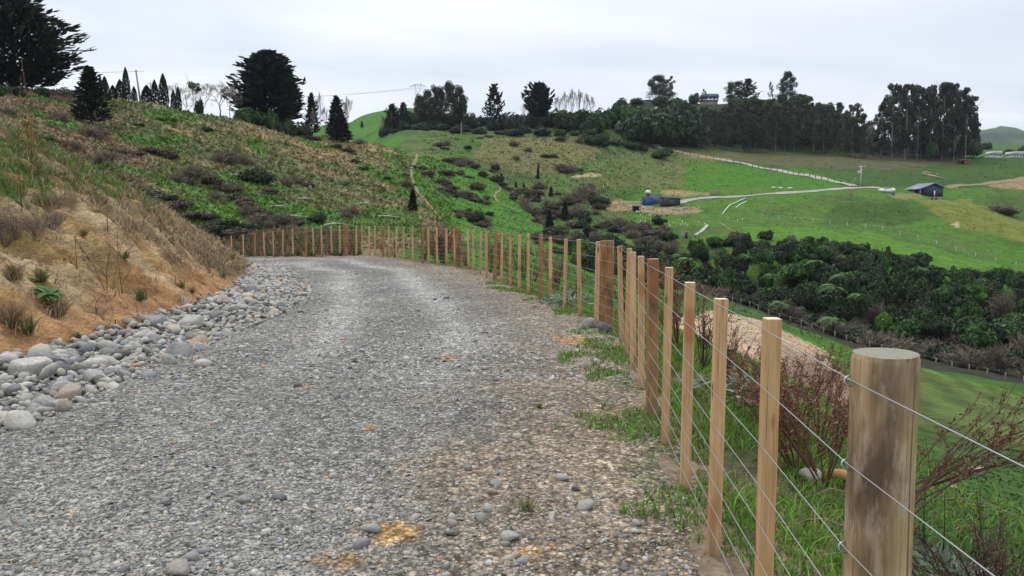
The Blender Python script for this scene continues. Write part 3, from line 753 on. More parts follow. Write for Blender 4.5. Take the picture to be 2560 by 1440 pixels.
# fine loose gravel: as dense as it can be told apart, thinning with distance
def gravel_points(n, d0, d1, emax=0.0, bmax=-0.9):
    y = 1.0 / r_.uniform(1 / d1, 1 / d0, n); x = r_.uniform(-0.78, 0.62, n) * y
    e, _ = road_e(x, y); b, _ = toe_b(x, y)
    m = (e < emax) & (b < bmax)
    # thinner on the bare dirt by the fence and in the wheel tracks
    th = np.ones(n)
    th *= np.where(e > -1.5, 0.34 + 0.34 * vnoise(x * 1.5, y * 1.5, 3) * 2, 1.0)
    for t, w in TRACKS: th *= 1 - 0.75 * np.exp(-((e - t) / w) ** 2) * sstep(5, 8, y)
    pxg, pyg = proj(x, y, 0 * x)
    for (cx_, cy_, rx, ry) in ((985, 1330, 60, 30), (868, 1402, 95, 22), (662, 1286, 30, 10)):
        th *= np.where(((pxg - cx_) / rx) ** 2 + ((pyg - cy_) / ry) ** 2 < 0.8, 0.15, 1)
    m &= r_.random(n) < th
    return x[m], y[m]
x1, y1 = gravel_points(92000, 2.0, 9.5)
s1 = np.exp(r_.normal(math.log(0.0074), 0.45, len(x1))) * (0.78 + 0.06 * np.minimum(y1, 8))
x2, y2 = gravel_points(26000, 7.0, 32)
s2 = np.exp(r_.normal(math.log(0.0165), 0.4, len(x2))) * (0.85 + 0.018 * np.minimum(y2, 30))
xx, yy, sz_ = np.r_[x1, x2], np.r_[y1, y2], np.r_[s1, s2]
P = np.stack([xx, yy, road_surf(xx, yy) + sz_ * 0.15], 1)
gv = scatter_stones('gravel', P, sz_, stone_cols(len(P), r_), ICOH, 14, road, M_STONE, 0.36, 0.55, 3, 0.2, False, 3)
tag(gv, kind='stuff')
# larger stones lying on the road, each its own piece
SHAPES = []
for i in range(9):
    V, Fc = stone_shape(ICO2, 300 + i, 0.52, 0.45, 8)
    SHAPES.append(mesh_np('stone', V, Fc, np.tile([0.3, 0.3, 0.29], (len(V), 1)), M_COBBLE, False))
named = [(842, 993, .042), (1115, 743, .085), (448, 1422, .060), (478, 1392, .05), (510, 1372, .034), (1408, 1197, .045), (1438, 1222, .035), (1463, 1268, .055), (1305, 1408, .034), (1290, 1388, .03), (1310, 1045, .042), (1275, 1345, .05), (1590, 1313, .035), (1758, 1225, .035), (1672, 1180, .04), (505, 913, .11), (372, 940, .075),
         (1045, 775, .05), (965, 862, .05), (745, 963, .05), (1172, 968, .04), (1240, 950, .04), (1360, 970, .05), (700, 1240, .05), (610, 1250, .045), (620, 1165, .03), (930, 1325, .05), (905, 1360, .05), (1005, 1290, .03), (1130, 1310, .035), (1170, 1170, .04), (1140, 1120, .03), (830, 1180, .03), (1228, 1232, .04), (1240, 1210, .04), (1255, 1180, .03), (1220, 1275, .04), (1200, 1300, .04)]
road_stones = 0
for i in range(85):
    if i < len(named): px_, py_, s_ = named[i]
    else:
        px_, py_ = r_.uniform(0, 1700), 720 + 720 * r_.random() ** 0.6; s_ = float(np.exp(r_.normal(math.log(0.018), 0.3))) * (1.0 if py_ > 900 else 1.6)
    u_, t_ = ray(px_, py_); d_ = -CAMZ / t_; x_ = float(u_ * d_); d_ = float(d_)
    if road_e(np.array([x_]), np.array([d_]))[0][0] > -0.15 or toe_b(np.array([x_]), np.array([d_]))[0][0] > -0.6: continue
    z_ = float(road_surf(np.array([x_]), np.array([d_]))[0])
    o = obj('stone', SHAPES[i % 9], road, (x_, d_, z_ + s_ * 0.22), (r_.normal(0, .2), r_.normal(0, .2), r_.uniform(0, 6.28)), s_)
    road_stones += 1
# rock-filled side drain
drain = empty('rock_drain', (-4.6, 10, -0.1))
tag(drain, 'bed of river stones in the drain below the clay bank', kind='structure')
drain.location = (0, 0, 0)
def drain_pt(n, d0, d1, far=1.0):
    y = d0 + (d1 - d0) * r_.random(n) ** far
    # distance from toe towards the road
    w = np.interp(y, [2, 5, 8, 12, 16, 20, 25, 30], [2.1, 2.0, 1.85, 1.9, 1.7, 1.5, 1.1, 0.5])
    q = w * r_.random(n) ** 0.85 - 0.12
    # walk along the toe line
    ty = np.array([p[1] for p in TOE]); tx = np.array([p[0] for p in TOE])
    x = np.interp(y, ty, tx) + q * 1.05
    return x, y, q, w
CSH = []
for i in range(12):
    V, Fc = stone_shape(ICO3, 500 + i, 0.66, 0.26, 9)
    CSH.append(mesh_np('stone', V, Fc, None, M_COBBLE, True))
placed = []
tries = 0
while len(placed) < 300 and tries < 9000:
    tries += 1
    x, y, q, w = [float(v[0]) for v in drain_pt(1, 3.6, 24, 1.15)]
    s = float(np.exp(r_.normal(math.log(0.090), 0.36))) * (0.62 + 0.38 * (1 - q / w)) * (1.15 if tries < 2500 else 0.8)
    s = min(max(s * (1.3 if y < 8.5 else 1.0), 0.045), 0.22)
    if any((x - a) ** 2 + (y - b_) ** 2 < (0.80 * (s + c_)) ** 2 for a, b_, c_ in placed): continue
    placed.append((x, y, s))
for i, (x, y, s) in enumerate(placed):
    b_ = toe_b(np.array([x]), np.array([y]))[0][0]
    z = float(max(road_surf(np.array([x]), np.array([y]))[0], (bank_z(np.array([x]), np.array([y]))[0] if b_ > -0.2 else -9)))
    obj('stone', CSH[i % 12], drain, (x, y, z + s * 0.18), (r_.normal(0, .28), r_.normal(0, .28), r_.uniform(0, 6.28)), s)
x, y, q, w = drain_pt(5200, 2.5, 29, 1.0)
s = np.exp(r_.normal(math.log(0.046), 0.36, len(x))) * (1.15 - 0.55 * q / w)
P = np.stack([x, y, road_surf(x, y) + s * 0.3 + 0.03 * (1 - q / w)], 1)
cc = stone_cols(len(P), r_, 1.0)
o = scatter_stones('small_stones', P, s, cc, ICO2, 12, drain, M_STONE, 0.62, 0.25, 2, 0.3, True, 9)
tag(o, kind='stuff')
# two boulders at the foot of the corner strainer, single stones by the fence
for (px_, py_, s_, lb) in ((1474, 820, .125, 'pale grey river boulder left of the corner strainer post'), (1512, 829, .115, 'brownish river boulder against the foot of the corner strainer post'),
                           (2027, 1199, .075, 'grey rounded stone lying in the grass between batten and near post')):
    x, y, z = ground_at(px_, py_)
    V, Fc = stone_shape(ICO3, int(px_), 0.75, 0.2, 3)
    o = obj('boulder', mesh_np('boulder', V, Fc, None, M_COBBLE, True), None, (x, y, z + s_ * .4), (0, 0, px_), s_)
    tag(o, lb, 'stone')

# ------------------------------------------------------------------ post and batten fence along the road
fence = empty('wire_fence', (1.0, 6.0, 0.0)); fence.location = (0, 0, 0)
tag(fence, 'new timber post and batten fence with eight wires along the gravel road', 'fence')
def round_post(R, h, seed, half=False, mat=M_POST):
    r = np.random.default_rng(seed); k = 28; zs = [-0.4, 0.0, 0.3, 0.6, 0.9, h - 0.012, h]
    V = []
    for j, z in enumerate(zs):
        for i in range(k):
            a = 2 * math.pi * i / k
            rr = R * (1 + 0.04 * math.sin(2 * a + seed) + 0.03 * math.sin(3 * a + seed * 2 + z)) * (1.03 - 0.03 * z) * (1 + r.normal(0, 0.006))
            if j == len(zs) - 1: rr *= 0.955
            x, y = rr * math.cos(a), rr * math.sin(a)
            if half: x = min(x, R * 0.45)
            V.append((x, y, z))
    V.append((0, 0, h + 0.002)); Fc = []
    for j in range(len(zs) - 1):
        for i in range(k):
            i2 = (i + 1) % k
            Fc += [[j * k + i, j * k + i2, (j + 1) * k + i2], [j * k + i, (j + 1) * k + i2, (j + 1) * k + i]]
    t = (len(zs) - 1) * k
    for i in range(k): Fc.append([t + i, t + (i + 1) % k, len(V) - 1])
    me = mesh_np('post', V, Fc, None, mat, True)
    # keep the sawn top crisp
    sm = np.ones(len(Fc), bool); sm[-k * 3:] = False; me.polygons.foreach_set('use_smooth', sm)
    return me
def batten_mesh(seed, w=0.052, d=0.052, h=1.18):
    import bmesh
    bm = bmesh.new()
    for z in (0.0,): pass
    r = random.Random(seed)
    vs = [bm.verts.new((sx * w / 2, sy * d / 2, z)) for z in (0, h) for sx, sy in ((-1, -1), (1, -1), (1, 1), (-1, 1))]
    for f in ((0, 3, 2, 1), (4, 5, 6, 7), (0, 1, 5, 4), (1, 2, 6, 5), (2, 3, 7, 6), (3, 0, 4, 7)): bm.faces.new([vs[i] for i in f])
    bmesh.ops.bevel(bm, geom=bm.edges[:], offset=0.0022, segments=1, affect='EDGES')
    me = bpy.data.meshes.new('batten'); bm.to_mesh(me); bm.free(); me.materials.append(M_BATTEN)
    return me
BM = [batten_mesh(i) for i in range(3)]
PM = [round_post(0.055, 1.19, i, True) for i in range(3)]
SMH = [round_post(0.096, 1.2, 11 + i, False, M_STRAIN) for i in range(3)]
NP = round_post(0.073, 1.2, 31, False, M_OLDPOST)
WZ = [1.137, 0.945, 0.75, 0.61, 0.485, 0.365, 0.25, 0.14]
WP = []
FXY = np.array([(f[0], f[1]) for f in FENCE])
for i, (x, y, z, k) in enumerate(FENCE):
    a = FXY[min(i + 1, len(FENCE) - 1)] - FXY[max(i - 1, 0)]
    ang = math.atan2(a[1], a[0]) - math.pi / 2
    n_ = np.array([-a[1], a[0]]) / np.linalg.norm(a)            # towards the road
    lean = (random.gauss(0, .011), random.gauss(0, .012), ang + random.gauss(0, .06))
    if k == 'b':
        z0 = z - 0.02 + random.uniform(-0.01, 0.01)
        obj('batten', BM[i % 3], fence, (x, y, z0), lean, (random.uniform(.94, 1.06), random.uniform(.94, 1.06), random.uniform(0.985, 1.022)))
        off = 0.0315
    else:
        me = {'p': PM[i % 3], 's': SMH[i % 3], 'P': NP}[k]
        po = obj('strainer_post' if k == 's' else 'post', me, fence, (x, y, z), lean)
        off = {'p': 0.056, 's': 0.097, 'P': 0.086}[k]
        if y < 12 and y > 0:
            for wz in WZ[:6]:
                sb = MB(); th_ = np.linspace(0, math.pi, 7)
                sb.tube(np.c_[-off + 0.012 - 0.016 * np.sin(th_), 0.004 * np.cos(th_), wz - z + 0.011 * np.cos(th_)], 0.0022, k=5)
                sb.build('staple', M_WIRE, po)
    if y < 1.5: off = 0.11
    WP.append((x + n_[0] * off, y + n_[1] * off, z))
WP = np.array(WP)
first = WP[0] + (WP[0] - WP[1]) * 2.0
WPs = np.vstack([first, WP])
for j, wz in enumerate(WZ):
    Pw = []
    for a, b_ in zip(WPs[:-1], WPs[1:]):
        Pw.append(a)
    Pw.append(WPs[-1]); Pw = np.array(Pw); Pw[:, 2] += wz
    # step the wire round the outside of thick posts smoothly
    rad = 0.0014 + 0.00006 * np.clip(Pw[:, 1], 0, 20)
    m_ = MB(); m_.tube(Pw, rad, (0.5, 0.5, 0.5), k=6); m_.build('wire', M_WIRE, fence, True)
# ------------------------------------------------------------------ plants: shapes
def unit(v): return v / (np.linalg.norm(v, axis=-1, keepdims=True) + 1e-9)
def leaves(mb, P, Nrm, size, col, r, aspect=0.6, dirs=None, jit=0.35):
    """one quad per point, roughly facing Nrm"""
    n = len(P)
    Nn = unit(Nrm + r.normal(0, jit, (n, 3)))
    A = unit(np.cross(Nn, r.normal(size=(n, 3)))) if dirs is None else unit(dirs)
    B = unit(np.cross(Nn, A))
    s = size * r.uniform(0.6, 1.35, (n, 1)) if np.isscalar(size) else size[:, None]
    a, b = A * s, B * s * aspect
    V = np.stack([P - a * .5 - b * .15, P - b * .5, P + a * .5, P + b * .5], 1).reshape(-1, 3)
    i = np.arange(n)[:, None] * 4
    Fc = np.vstack([i + np.array([0, 1, 2]), i + np.array([0, 2, 3])])
    col = np.asarray(col, float)
    if col.ndim == 1: col = col[None] * r.uniform(0.55, 1.4, (n, 1)) * r.uniform(0.92, 1.08, (n, 3))
    mb.add(V, Fc, np.repeat(col, 4, 0))
def blob(mb, c, rad, n, size, col, r, aspect=0.6, shell=0.75, jit=0.5):
    D = unit(r.normal(size=(n, 3)))
    q = (shell + (1 - shell) * r.random((n, 1))) ** 1.0 * r.uniform(0.9, 1.08, (n, 1))
    q = np.where(r.random((n, 1)) < 0.25, r.random((n, 1)) ** 0.5, q)
    P = np.asarray(c) + D * q * np.asarray(rad)
    leaves(mb, P, D + np.array([0, 0, 0.25]), size, col, r, aspect, None, jit)
def bushy(seed, n_blob=9, leaf=260, size=0.16, col=(0.04, 0.07, 0.02), flat=0.8, spread=0.62, col2=None):
    """unit shrub: radius about 1, height about 1.4*flat"""
    r = np.random.default_rng(seed); mb = MB()
    for i in range(n_blob):
        a = r.uniform(0, 6.28); q = spread * math.sqrt(r.random())
        rad = r.uniform(0.22, 0.48)
        zc = (0.25 + (1 - q) * r.uniform(0.35, 1.0)) * flat
        c = col if col2 is None or r.random() < .6 else col2
        blob(mb, (q * math.cos(a), q * math.sin(a), zc), (rad, rad, rad * 0.75), leaf, size, np.array(c) * r.uniform(.75, 1.3), r)
    return mb.mesh('crown', M_LEAF)
def twiggy(seed, col=(0.16, 0.13, 0.12), n=70, leafcol=None, dense=1):
    """unit bare bush: many thin stems from the base, finer twigs at the ends"""
    r = np.random.default_rng(seed); mb = MB()
    P, D = [], []
    for i in range(n):
        a = r.uniform(0, 6.28); out = r.uniform(0.05, 1.0)
        d = np.array([math.cos(a) * out, math.sin(a) * out, r.uniform(0.5, 1.15) * (1.15 - 0.4 * out)])
        b = np.array([math.cos(a) * .15 * r.random(), math.sin(a) * .15 * r.random(), 0])
        m_ = b + d * 0.55 + r.normal(0, .06, 3)
        cc = np.array(col) * r.uniform(.6, 1.35)
        mb.tube([b, m_, b + d * .95], [0.018, 0.011, 0.005], cc, k=3, cap=False)
        for j in range(7 * dense):
            t = r.uniform(.35, 1.0); p = b + d * t
            P.append(p + r.normal(0, .05, 3)); D.append(unit(d + r.normal(0, .55, 3)))
    P = np.array(P); D = np.array(D)
    leaves(mb, P, r.normal(size=P.shape), 0.34, np.array(col)[None] * r.uniform(.6, 1.4, (len(P), 1)), r, 0.10, D)
    if leafcol is not None:
        leaves(mb, P + r.normal(0, .05, P.shape), r.normal(size=P.shape), 0.10, np.array(leafcol)[None] * r.uniform(.6, 1.4, (len(P), 1)), r, 0.6)
    return mb.mesh('crown', M_LEAF)
def trunk_mesh(seed, h, r0, col, bend=0.03, k=7, top=0.25):
    r = np.random.default_rng(seed); mb = MB()
    z = np.linspace(-0.5, h, 7)
    P = np.c_[np.cumsum(r.normal(0, bend * h / 7, 7)), np.cumsum(r.normal(0, bend * h / 7, 7)), z]
    P[:2, :2] = 0
    mb.tube(P, r0 * np.linspace(1.15, top, 7), col, k=k)
    return mb, P
def limbs(mb, P0, seed, n, lo, hi, L, r0, col, up=0.5):
    r = np.random.default_rng(seed)
    for i in range(n):
        t = r.uniform(lo, hi); j = t * (len(P0) - 1); a = P0[int(j)] + (P0[min(int(j) + 1, len(P0) - 1)] - P0[int(j)]) * (j % 1)
        az = r.uniform(0, 6.28); d = np.array([math.cos(az), math.sin(az), up * r.uniform(.5, 1.5)]); l = L * r.uniform(.6, 1.1)
        mb.tube([a, a + d * l * .5, a + d * l + np.array([0, 0, .1 * l])], [r0, r0 * .65, r0 * .25], col, k=4, cap=False)
def conifer(seed, h=1.0, R=0.42, nb=150, z0=0.06, sharp=1.0, col=(0.012, 0.019, 0.013), up=0.35, spr=15, leaf=0.075, irr=0.25, flat_top=0.0, tier=0, fill=0):
    """unit-height spiky conifer: upswept boughs carrying sprays -> (crown mesh, trunk mesh)"""
    r = np.random.default_rng(seed); mb = MB()
    P, D, Nn = [], [], []
    lob = r.uniform(0.75, 1.15, 9)
    for i in range(nb):
        t = (i + r.random()) / nb
        if tier: t = (np.floor(t * tier) + 0.35 * r.random()) / tier
        z = z0 + (1 - z0) * t * (1 - 0.06 * flat_top)
        az = i * 2.39996 + r.normal(0, .3)
        prof = (1 - t ** (1.15 * sharp)) ** 0.75 if flat_top == 0 else min(1.0, (1 - t) ** 0.42) * (0.55 + 0.9 * min(t * 1.7, 0.5))
        L = R * prof * r.uniform(1 - irr, 1 + irr * .6) * lob[int(az / 6.2832 * 9) % 9] + 0.012
        a = np.array([0, 0, z]); dr = np.array([math.cos(az), math.sin(az), 0])
        s = r.uniform(0.22, 1.0, spr) ** 0.75
        pt = a + dr * (L * s)[:, None]; pt[:, 2] += up * L * s ** 2.2 - 0.10 * L * s
        lat = r.normal(0, .09 * L, (spr, 1)) * np.array([-dr[1], dr[0], 0])
        pt = pt + lat + r.normal(0, .008, (spr, 3))
        d = dr + np.array([0, 0, up * 1.1]) * s[:, None] + r.normal(0, .32, (spr, 3))
        P.append(pt); D.append(d); Nn.append(np.tile([0, 0, 1.0], (spr, 1)) + r.normal(0, .6, (spr, 3)))
    if fill:
        t = r.random(fill); az = r.uniform(0, 6.28, fill)
        pf = (1 - t ** (1.15 * sharp)) ** 0.75 if flat_top == 0 else np.minimum(1, (1 - t) ** .42) * (.55 + .9 * np.minimum(t * 1.7, .5))
        q = R * pf * np.sqrt(r.random(fill)) * .86
        P.append(np.c_[q * np.cos(az), q * np.sin(az), z0 + (1 - z0) * t * .96]); D.append(np.c_[np.cos(az), np.sin(az), r.normal(.3, .4, fill)]); Nn.append(r.normal(0, .7, (fill, 3)) + np.array([0, 0, .6]))
    P, D, Nn = np.vstack(P), unit(np.vstack(D)), np.vstack(Nn)
    P[:, 2] *= h
    leaves(mb, P, Nn, leaf * r.uniform(.6, 1.5, len(P)), np.array(col)[None] * r.uniform(.5, 1.7, (len(P), 1)) * r.uniform(.9, 1.1, (len(P), 3)), r, 0.38, D, 0.2)
    tb, _ = trunk_mesh(seed, 0.93 * h, 0.022, (0.05, 0.042, 0.036), 0.01)
    return mb.mesh('crown', M_LEAF), tb.mesh('trunk', M_BARK, True)
def gum(seed, n_cl=15, R=0.16, col=(0.026, 0.036, 0.025), lo=0.28, leaf=130, tcol=(0.17, 0.15, 0.135), size=0.034, droop=1.25, colo=(0.045, 0.055, 0.030)):
    """unit-height gum tree: tall thin trunk, hanging clumps"""
    r = np.random.default_rng(seed); mb = MB()
    tb, TP = trunk_mesh(seed, 0.95, 0.0135, tcol, 0.02, 6, 0.2)
    limbs(tb, TP, seed + 1, 9, lo * .9, 0.9, R * 1.0, 0.005, np.array(tcol) * .7, 0.9)
    for i in range(n_cl):
        t = lo + (1 - lo) * (i + r.random()) / n_cl
        q = R * (1 - 0.62 * max(0, (t - .55) / .45) ** 1.5) * r.uniform(.25, 1.0) * (0.55 + 0.45 * min(1, (t - lo + .15) / .25))
        a = r.uniform(0, 6.28); rad = R * r.uniform(.28, .52) * (1.05 - 0.35 * t)
        blob(mb, (q * math.cos(a), q * math.sin(a), t - 0.03), (rad, rad, rad * droop * r.uniform(.8, 1.3)), leaf, size, np.array(col if r.random() < .7 else colo) * r.uniform(.7, 1.35), r, 0.45, 0.6)
    blob(mb, (0, 0, 0.955), (R * .25, R * .25, 0.045), leaf // 2, size, col, r, 0.45, 0.4)
    return mb.mesh('crown', M_LEAF), tb.mesh('trunk', M_BARK, True)
def cypress_col(seed, R=0.16, col=(0.016, 0.024, 0.018), n=1500):
    r = np.random.default_rng(seed); mb = MB()
    t = r.random(n); a = r.uniform(0, 6.28, n)
    pr = R * (np.minimum(1, t * 5 + .55) * (1 - t ** 2.4) ** 0.8) * r.uniform(.8, 1.06, n)
    P = np.c_[pr * np.cos(a), pr * np.sin(a), 0.02 + 0.98 * t]
    leaves(mb, P, np.c_[np.cos(a), np.sin(a), 0 * a + .3], 0.06, col, r, .5, np.c_[np.cos(a) * .3, np.sin(a) * .3, 1 + 0 * a], .3)
    tb, _ = trunk_mesh(seed, .9, .02, (0.05, .04, .035), .005)
    return mb.mesh('crown', M_LEAF), tb.mesh('trunk', M_BARK, True)
def bare_tree(seed, col=(0.26, 0.22, 0.21), up=0.75, depth=5, spread=0.55, r0=0.011, first=0.3):
    """unit-height leafless tree: branches within branches; (twigs mesh, trunk mesh)"""
    r = np.random.default_rng(seed); tb = MB(); tw = MB()
    def grow(p, d, L, rad, lv):
        e = p + d * L
        (tb if lv >= depth - 1 else tw).tube([p, p + d * L * .5 + r.normal(0, .03 * L, 3), e], [rad, rad * .85, rad * .65], np.array(col) * r.uniform(.8, 1.15), k=4 if lv > 2 else 3, cap=False)
        if lv == 0: return
        for k in range(3 if lv > 1 else 4):
            nd = unit(d * 1.0 + r.normal(0, spread, 3) + np.array([0, 0, up * .35]))
            s = r.uniform(.55, 1.0)
            grow(p + d * L * (s if k else 1.0), nd, L * r.uniform(.62, .82), max(rad * .6, .0022), lv - 1)
    grow(np.array([0, 0, -.03]), np.array([0, 0, 1.0]), first, r0, depth)
    for m_ in (tb, tw):
        pass
    zmax = max(np.vstack(tw.v)[:, 2].max(), .5)
    for m_ in (tb, tw): m_.v = [v / zmax for v in m_.v]
    return tw.mesh('crown', M_BARK), tb.mesh('trunk', M_BARK)
def fern_tree(seed, col=(0.085, 0.15, 0.05)):
    """unit tree fern: arching fronds from one head at height 0.55"""
    r = np.random.default_rng(seed); mb = MB(); P, D, Nn, S = [], [], [], []
    for i in range(19):
        az = i * 2.39996 + r.normal(0, .15); el = r.uniform(.25, .95); L = r.uniform(.8, 1.1)
        prev = None
        for s in np.linspace(0.08, 1, 15):
            rr = L * s; z = 0.6 + L * (el * s - (0.75 * el + .5) * s * s)
            p = np.array([rr * math.cos(az), rr * math.sin(az), z])
            w = 0.26 * math.sin(math.pi * min(1, s * .88 + .1)) + 0.02
            side = np.array([-math.sin(az), math.cos(az), -0.15])
            for sg in (-1, 1):
                P.append(p + side * sg * w * .5 - np.array([0, 0, .04 * w])); D.append(side * sg + np.array([math.cos(az), math.sin(az), 0]) * .45); Nn.append([0.2 * math.cos(az), 0.2 * math.sin(az), 1]); S.append(w * 1.15)
    P = np.array(P)
    leaves(mb, P, np.array(Nn), np.array(S), np.array(col)[None] * r.uniform(.6, 1.35, (len(P), 1)), r, 0.26, np.array(D, float), .12)
    tb = MB(); tb.tube([(0, 0, -.6), (0.02, 0, .1), (0, 0, .62)], [.09, .07, .06], (0.035, .028, .022), 7)
    return mb.mesh('crown', M_LEAF), tb.mesh('trunk', M_BARK, True)

# ------------------------------------------------------------------ plants: placing, with a label for each
REG = []          # (object, photo x, what, where, category)
def put(what, where, cat, name, parts, loc, scale, group=None, rz=None, rot=(0, 0)):
    rz = random.uniform(0, 6.28) if rz is None else rz
    sc = (scale,) * 3 if np.isscalar(scale) else scale
    if len(parts) == 1:
        o = obj(name, parts[0], None, loc, (rot[0], rot[1], rz), sc)
    else:
        o = empty(name, loc, rz, sc); o.rotation_euler = (rot[0], rot[1], rz)
        for nm, me in zip(('crown', 'trunk'), parts): obj(nm, me, o)
    px_, py_ = proj(loc[0], loc[1], loc[2])
    REG.append((o, float(px_), what, where, cat, group))
    return o
ORD = ['first', 'second', 'third', 'fourth', 'fifth', 'sixth', 'seventh', 'eighth', 'ninth', 'tenth', 'eleventh', 'twelfth']
def ordw(i):
    if i < 12: return ORD[i]
    n = i + 1; return '%d%s' % (n, 'th' if 10 <= n % 100 <= 20 else {1: 'st', 2: 'nd', 3: 'rd'}.get(n % 10, 'th'))
def label_all():
    grp = {}
    for q in REG: grp.setdefault((q[2], q[3]), []).append(q)
    for (what, where), L in grp.items():
        L.sort(key=lambda q: q[1])
        for i, q in enumerate(L):
            lb = f'{what} {where}'
            if len(L) > 1:
                lb += ', leftmost' if i == 0 else ', rightmost' if i == len(L) - 1 else f', {ordw(i)} from left'
            tag(q[0], lb, q[4], q[5])
def hgt_for(loc, py_top): return CAMZ + float(ray(1280, py_top)[1]) * loc[1] - loc[2]

# --- skyline on the left
CY1 = [conifer(61 + i, R=0.52, nb=210, z0=0.04, sharp=1.5, up=0.42, spr=16, leaf=0.075, irr=.25, flat_top=1, col=(0.018, 0.025, 0.021), fill=3500) for i in range(2)]
BIGC = [conifer(71, R=0.46, nb=260, z0=0.05, sharp=1.3, up=0.30, spr=17, leaf=0.085, irr=.38, flat_top=1, col=(0.019, 0.026, 0.022), fill=2400)]
PINE = [conifer(81 + i, R=0.36, nb=120, z0=0.08, sharp=.95, up=.45, spr=13, leaf=0.085, irr=.35, col=(0.02, 0.029, 0.021), fill=900) for i in range(3)]
OPINE = [conifer(91 + i, R=0.40, nb=70, z0=0.16, sharp=1.0, up=.5, spr=20, leaf=0.085, irr=.45, col=(0.016, 0.022, 0.016), tier=13, fill=350) for i in range(2)]
COLC = [cypress_col(101 + i) for i in range(3)]
BARE = [bare_tree(111 + i) for i in range(3)]
POPL = [bare_tree(121 + i, (0.30, 0.27, 0.25), 1.5, 5, .28, .010, .32) for i in range(2)]
GUMS = [gum(131 + i, 19, .15, (0.026, 0.036, 0.025), (.12, .2, .3)[i % 3]) for i in range(5)]
GUML = [gum(141 + i, 20, 0.21, (0.035, 0.048, 0.028), 0.16, 140, (0.15, 0.13, 0.115), .036, 1.1) for i in range(4)]
GUMW = [gum(151 + i, 36, 0.36, (0.028, 0.040, 0.025), 0.16, 170, (0.24, 0.21, 0.18), .045, 0.9) for i in range(2)]
FERN = [fern_tree(161 + i) for i in range(3)]
SHD = [bushy(171 + i, 15, 160, .17, (0.034, 0.050, 0.024), .85, .62, (0.022, 0.034, 0.018)) for i in range(4)]           # dark evergreen
SHG = [bushy(181 + i, 15, 160, .18, (0.060, 0.115, 0.030), .9, .6, (0.038, 0.072, 0.026)) for i in range(4)]     # mid green
SHY = [bushy(191 + i, 13, 160, .17, (0.095, 0.20, 0.03), .9) for i in range(2)]               # bright green
SHB = [bushy(201 + i, 14, 160, .14, (0.085, 0.064, 0.050), .75, .7, (0.048, .040, .032)) for i in range(4)]   # dead brown fern and scrub
SHP = [bushy(211 + i, 9, 200, .15, (0.20, 0.22, 0.16), .8) for i in range(2)]                # pale silver
TWG = [twiggy(221 + i, (0.155, 0.13, 0.10), 80, None, 2) for i in range(4)]                  # grey-purple leafless
TWB = [twiggy(231 + i, (0.11, 0.065, 0.045), 70, (0.10, .06, .04), 1) for i in range(3)]     # red-brown

def sky_tree(what, where, name, kind, px, d, py_top, wpx=None, cat='tree', group=None, unitw=0.8, rot=(0, 0)):
    loc = on_ground(px, d); h = hgt_for(loc, py_top)
    w = h if wpx is None else wpx * d / F / unitw
    return put(what, where, cat, name, kind, (loc[0], loc[1], loc[2] - (.1 if len(kind) > 1 else .3 * h)), (w, w, h), group, None, rot)
L_ = 'on the left skyline'
sky_tree('huge dark spreading cypress', 'at the top left corner', 'cypress_tree', CY1[0], 62, 122, -12, 320, unitw=1.0)
sky_tree('huge dark cypress cut off by the left picture edge', 'above the bank', 'cypress_tree', CY1[1], -130, 118, -30, 300, unitw=1.0)
sky_tree('dark pointed conifer', 'standing below the big corner cypress', 'conifer_tree', PINE[0], 243, 96, 165, 100, unitw=.66)
sky_tree('large layered dark cypress', 'standing alone above the hillside', 'cypress_tree', BIGC[0], 685, 188, 120, 205, unitw=.88)
for px, top, w in ((255, 174, 15), (270, 186, 12), (281, 190, 22), (318, 198, 26), (333, 168, 21), (383, 212, 30), (403, 199, 22), (424, 184, 25), (460, 216, 16), (448, 222, 14), (352, 215, 16), (300, 212, 22)):
    sky_tree('dark columnar cypress', 'in the row on the left skyline', 'cypress_tree', COLC[int(px) % 3], px, random.uniform(150, 162), top, w, group='columnar cypresses on the left skyline', unitw=.32)
for px, d, top, w in ((450, 182, 200, 70), (480, 185, 205, 60), (560, 176, 196, 105), (585, 178, 205, 70), (520, 186, 204, 60)):
    sky_tree('leafless grey winter tree', 'left of the layered cypress', 'bare_tree', BARE[int(px) % 3], px, d, top, w, group='bare trees on the left skyline', unitw=.8)
sky_tree('umbrella shaped green tree with pale stems', 'beside the bare winter trees', 'umbrella_tree', gum(301, 7, .55, (0.085, .11, .045), .8, 150, (.36, .32, .28), .07, .45), 497, 172, 205, 62, unitw=1.2)
sky_tree('dark small bushy tree', 'under the umbrella shaped tree', 'bushy_tree', (SHD[0],), 512, 171, 232, 30, unitw=2.0)
for px, d, top, w, k, wh in ((630, 178, 258, 90, SHG[0], 'mid green rounded shrub'), (688, 180, 254, 46, SHG[1], 'olive upright shrub'), (720, 178, 275, 60, SHD[1], 'dark low shrub'), (760, 184, 300, 70, SHD[2], 'dark spreading shrub')):
    sky_tree(wh, 'at the foot of the layered cypress', 'shrub', (k,), px, d, top, w, 'shrub', unitw=2.0)
for px, d, top, w, k, wh in ((787, 192, 232, 40, PINE[1], 'narrow dark conifer'), (848, 194, 240, 66, PINE[2], 'broad dark conifer'), (858, 190, 285, 62, PINE[0], 'low dark conifer')):
    sky_tree(wh, 'right of the layered cypress', 'conifer_tree', k, px, d, top, w, unitw=.66)
for px, d, top, w in ((806, 192, 224, 24), (798, 193, 240, 20), (872, 205, 236, 50), (818, 196, 262, 30), (790, 189, 268, 30)):
    sky_tree('leafless pale poplar', 'right of the layered cypress', 'bare_tree', POPL[int(px) % 2], px, d, top, w, group='bare poplars by the conifers', unitw=.55)
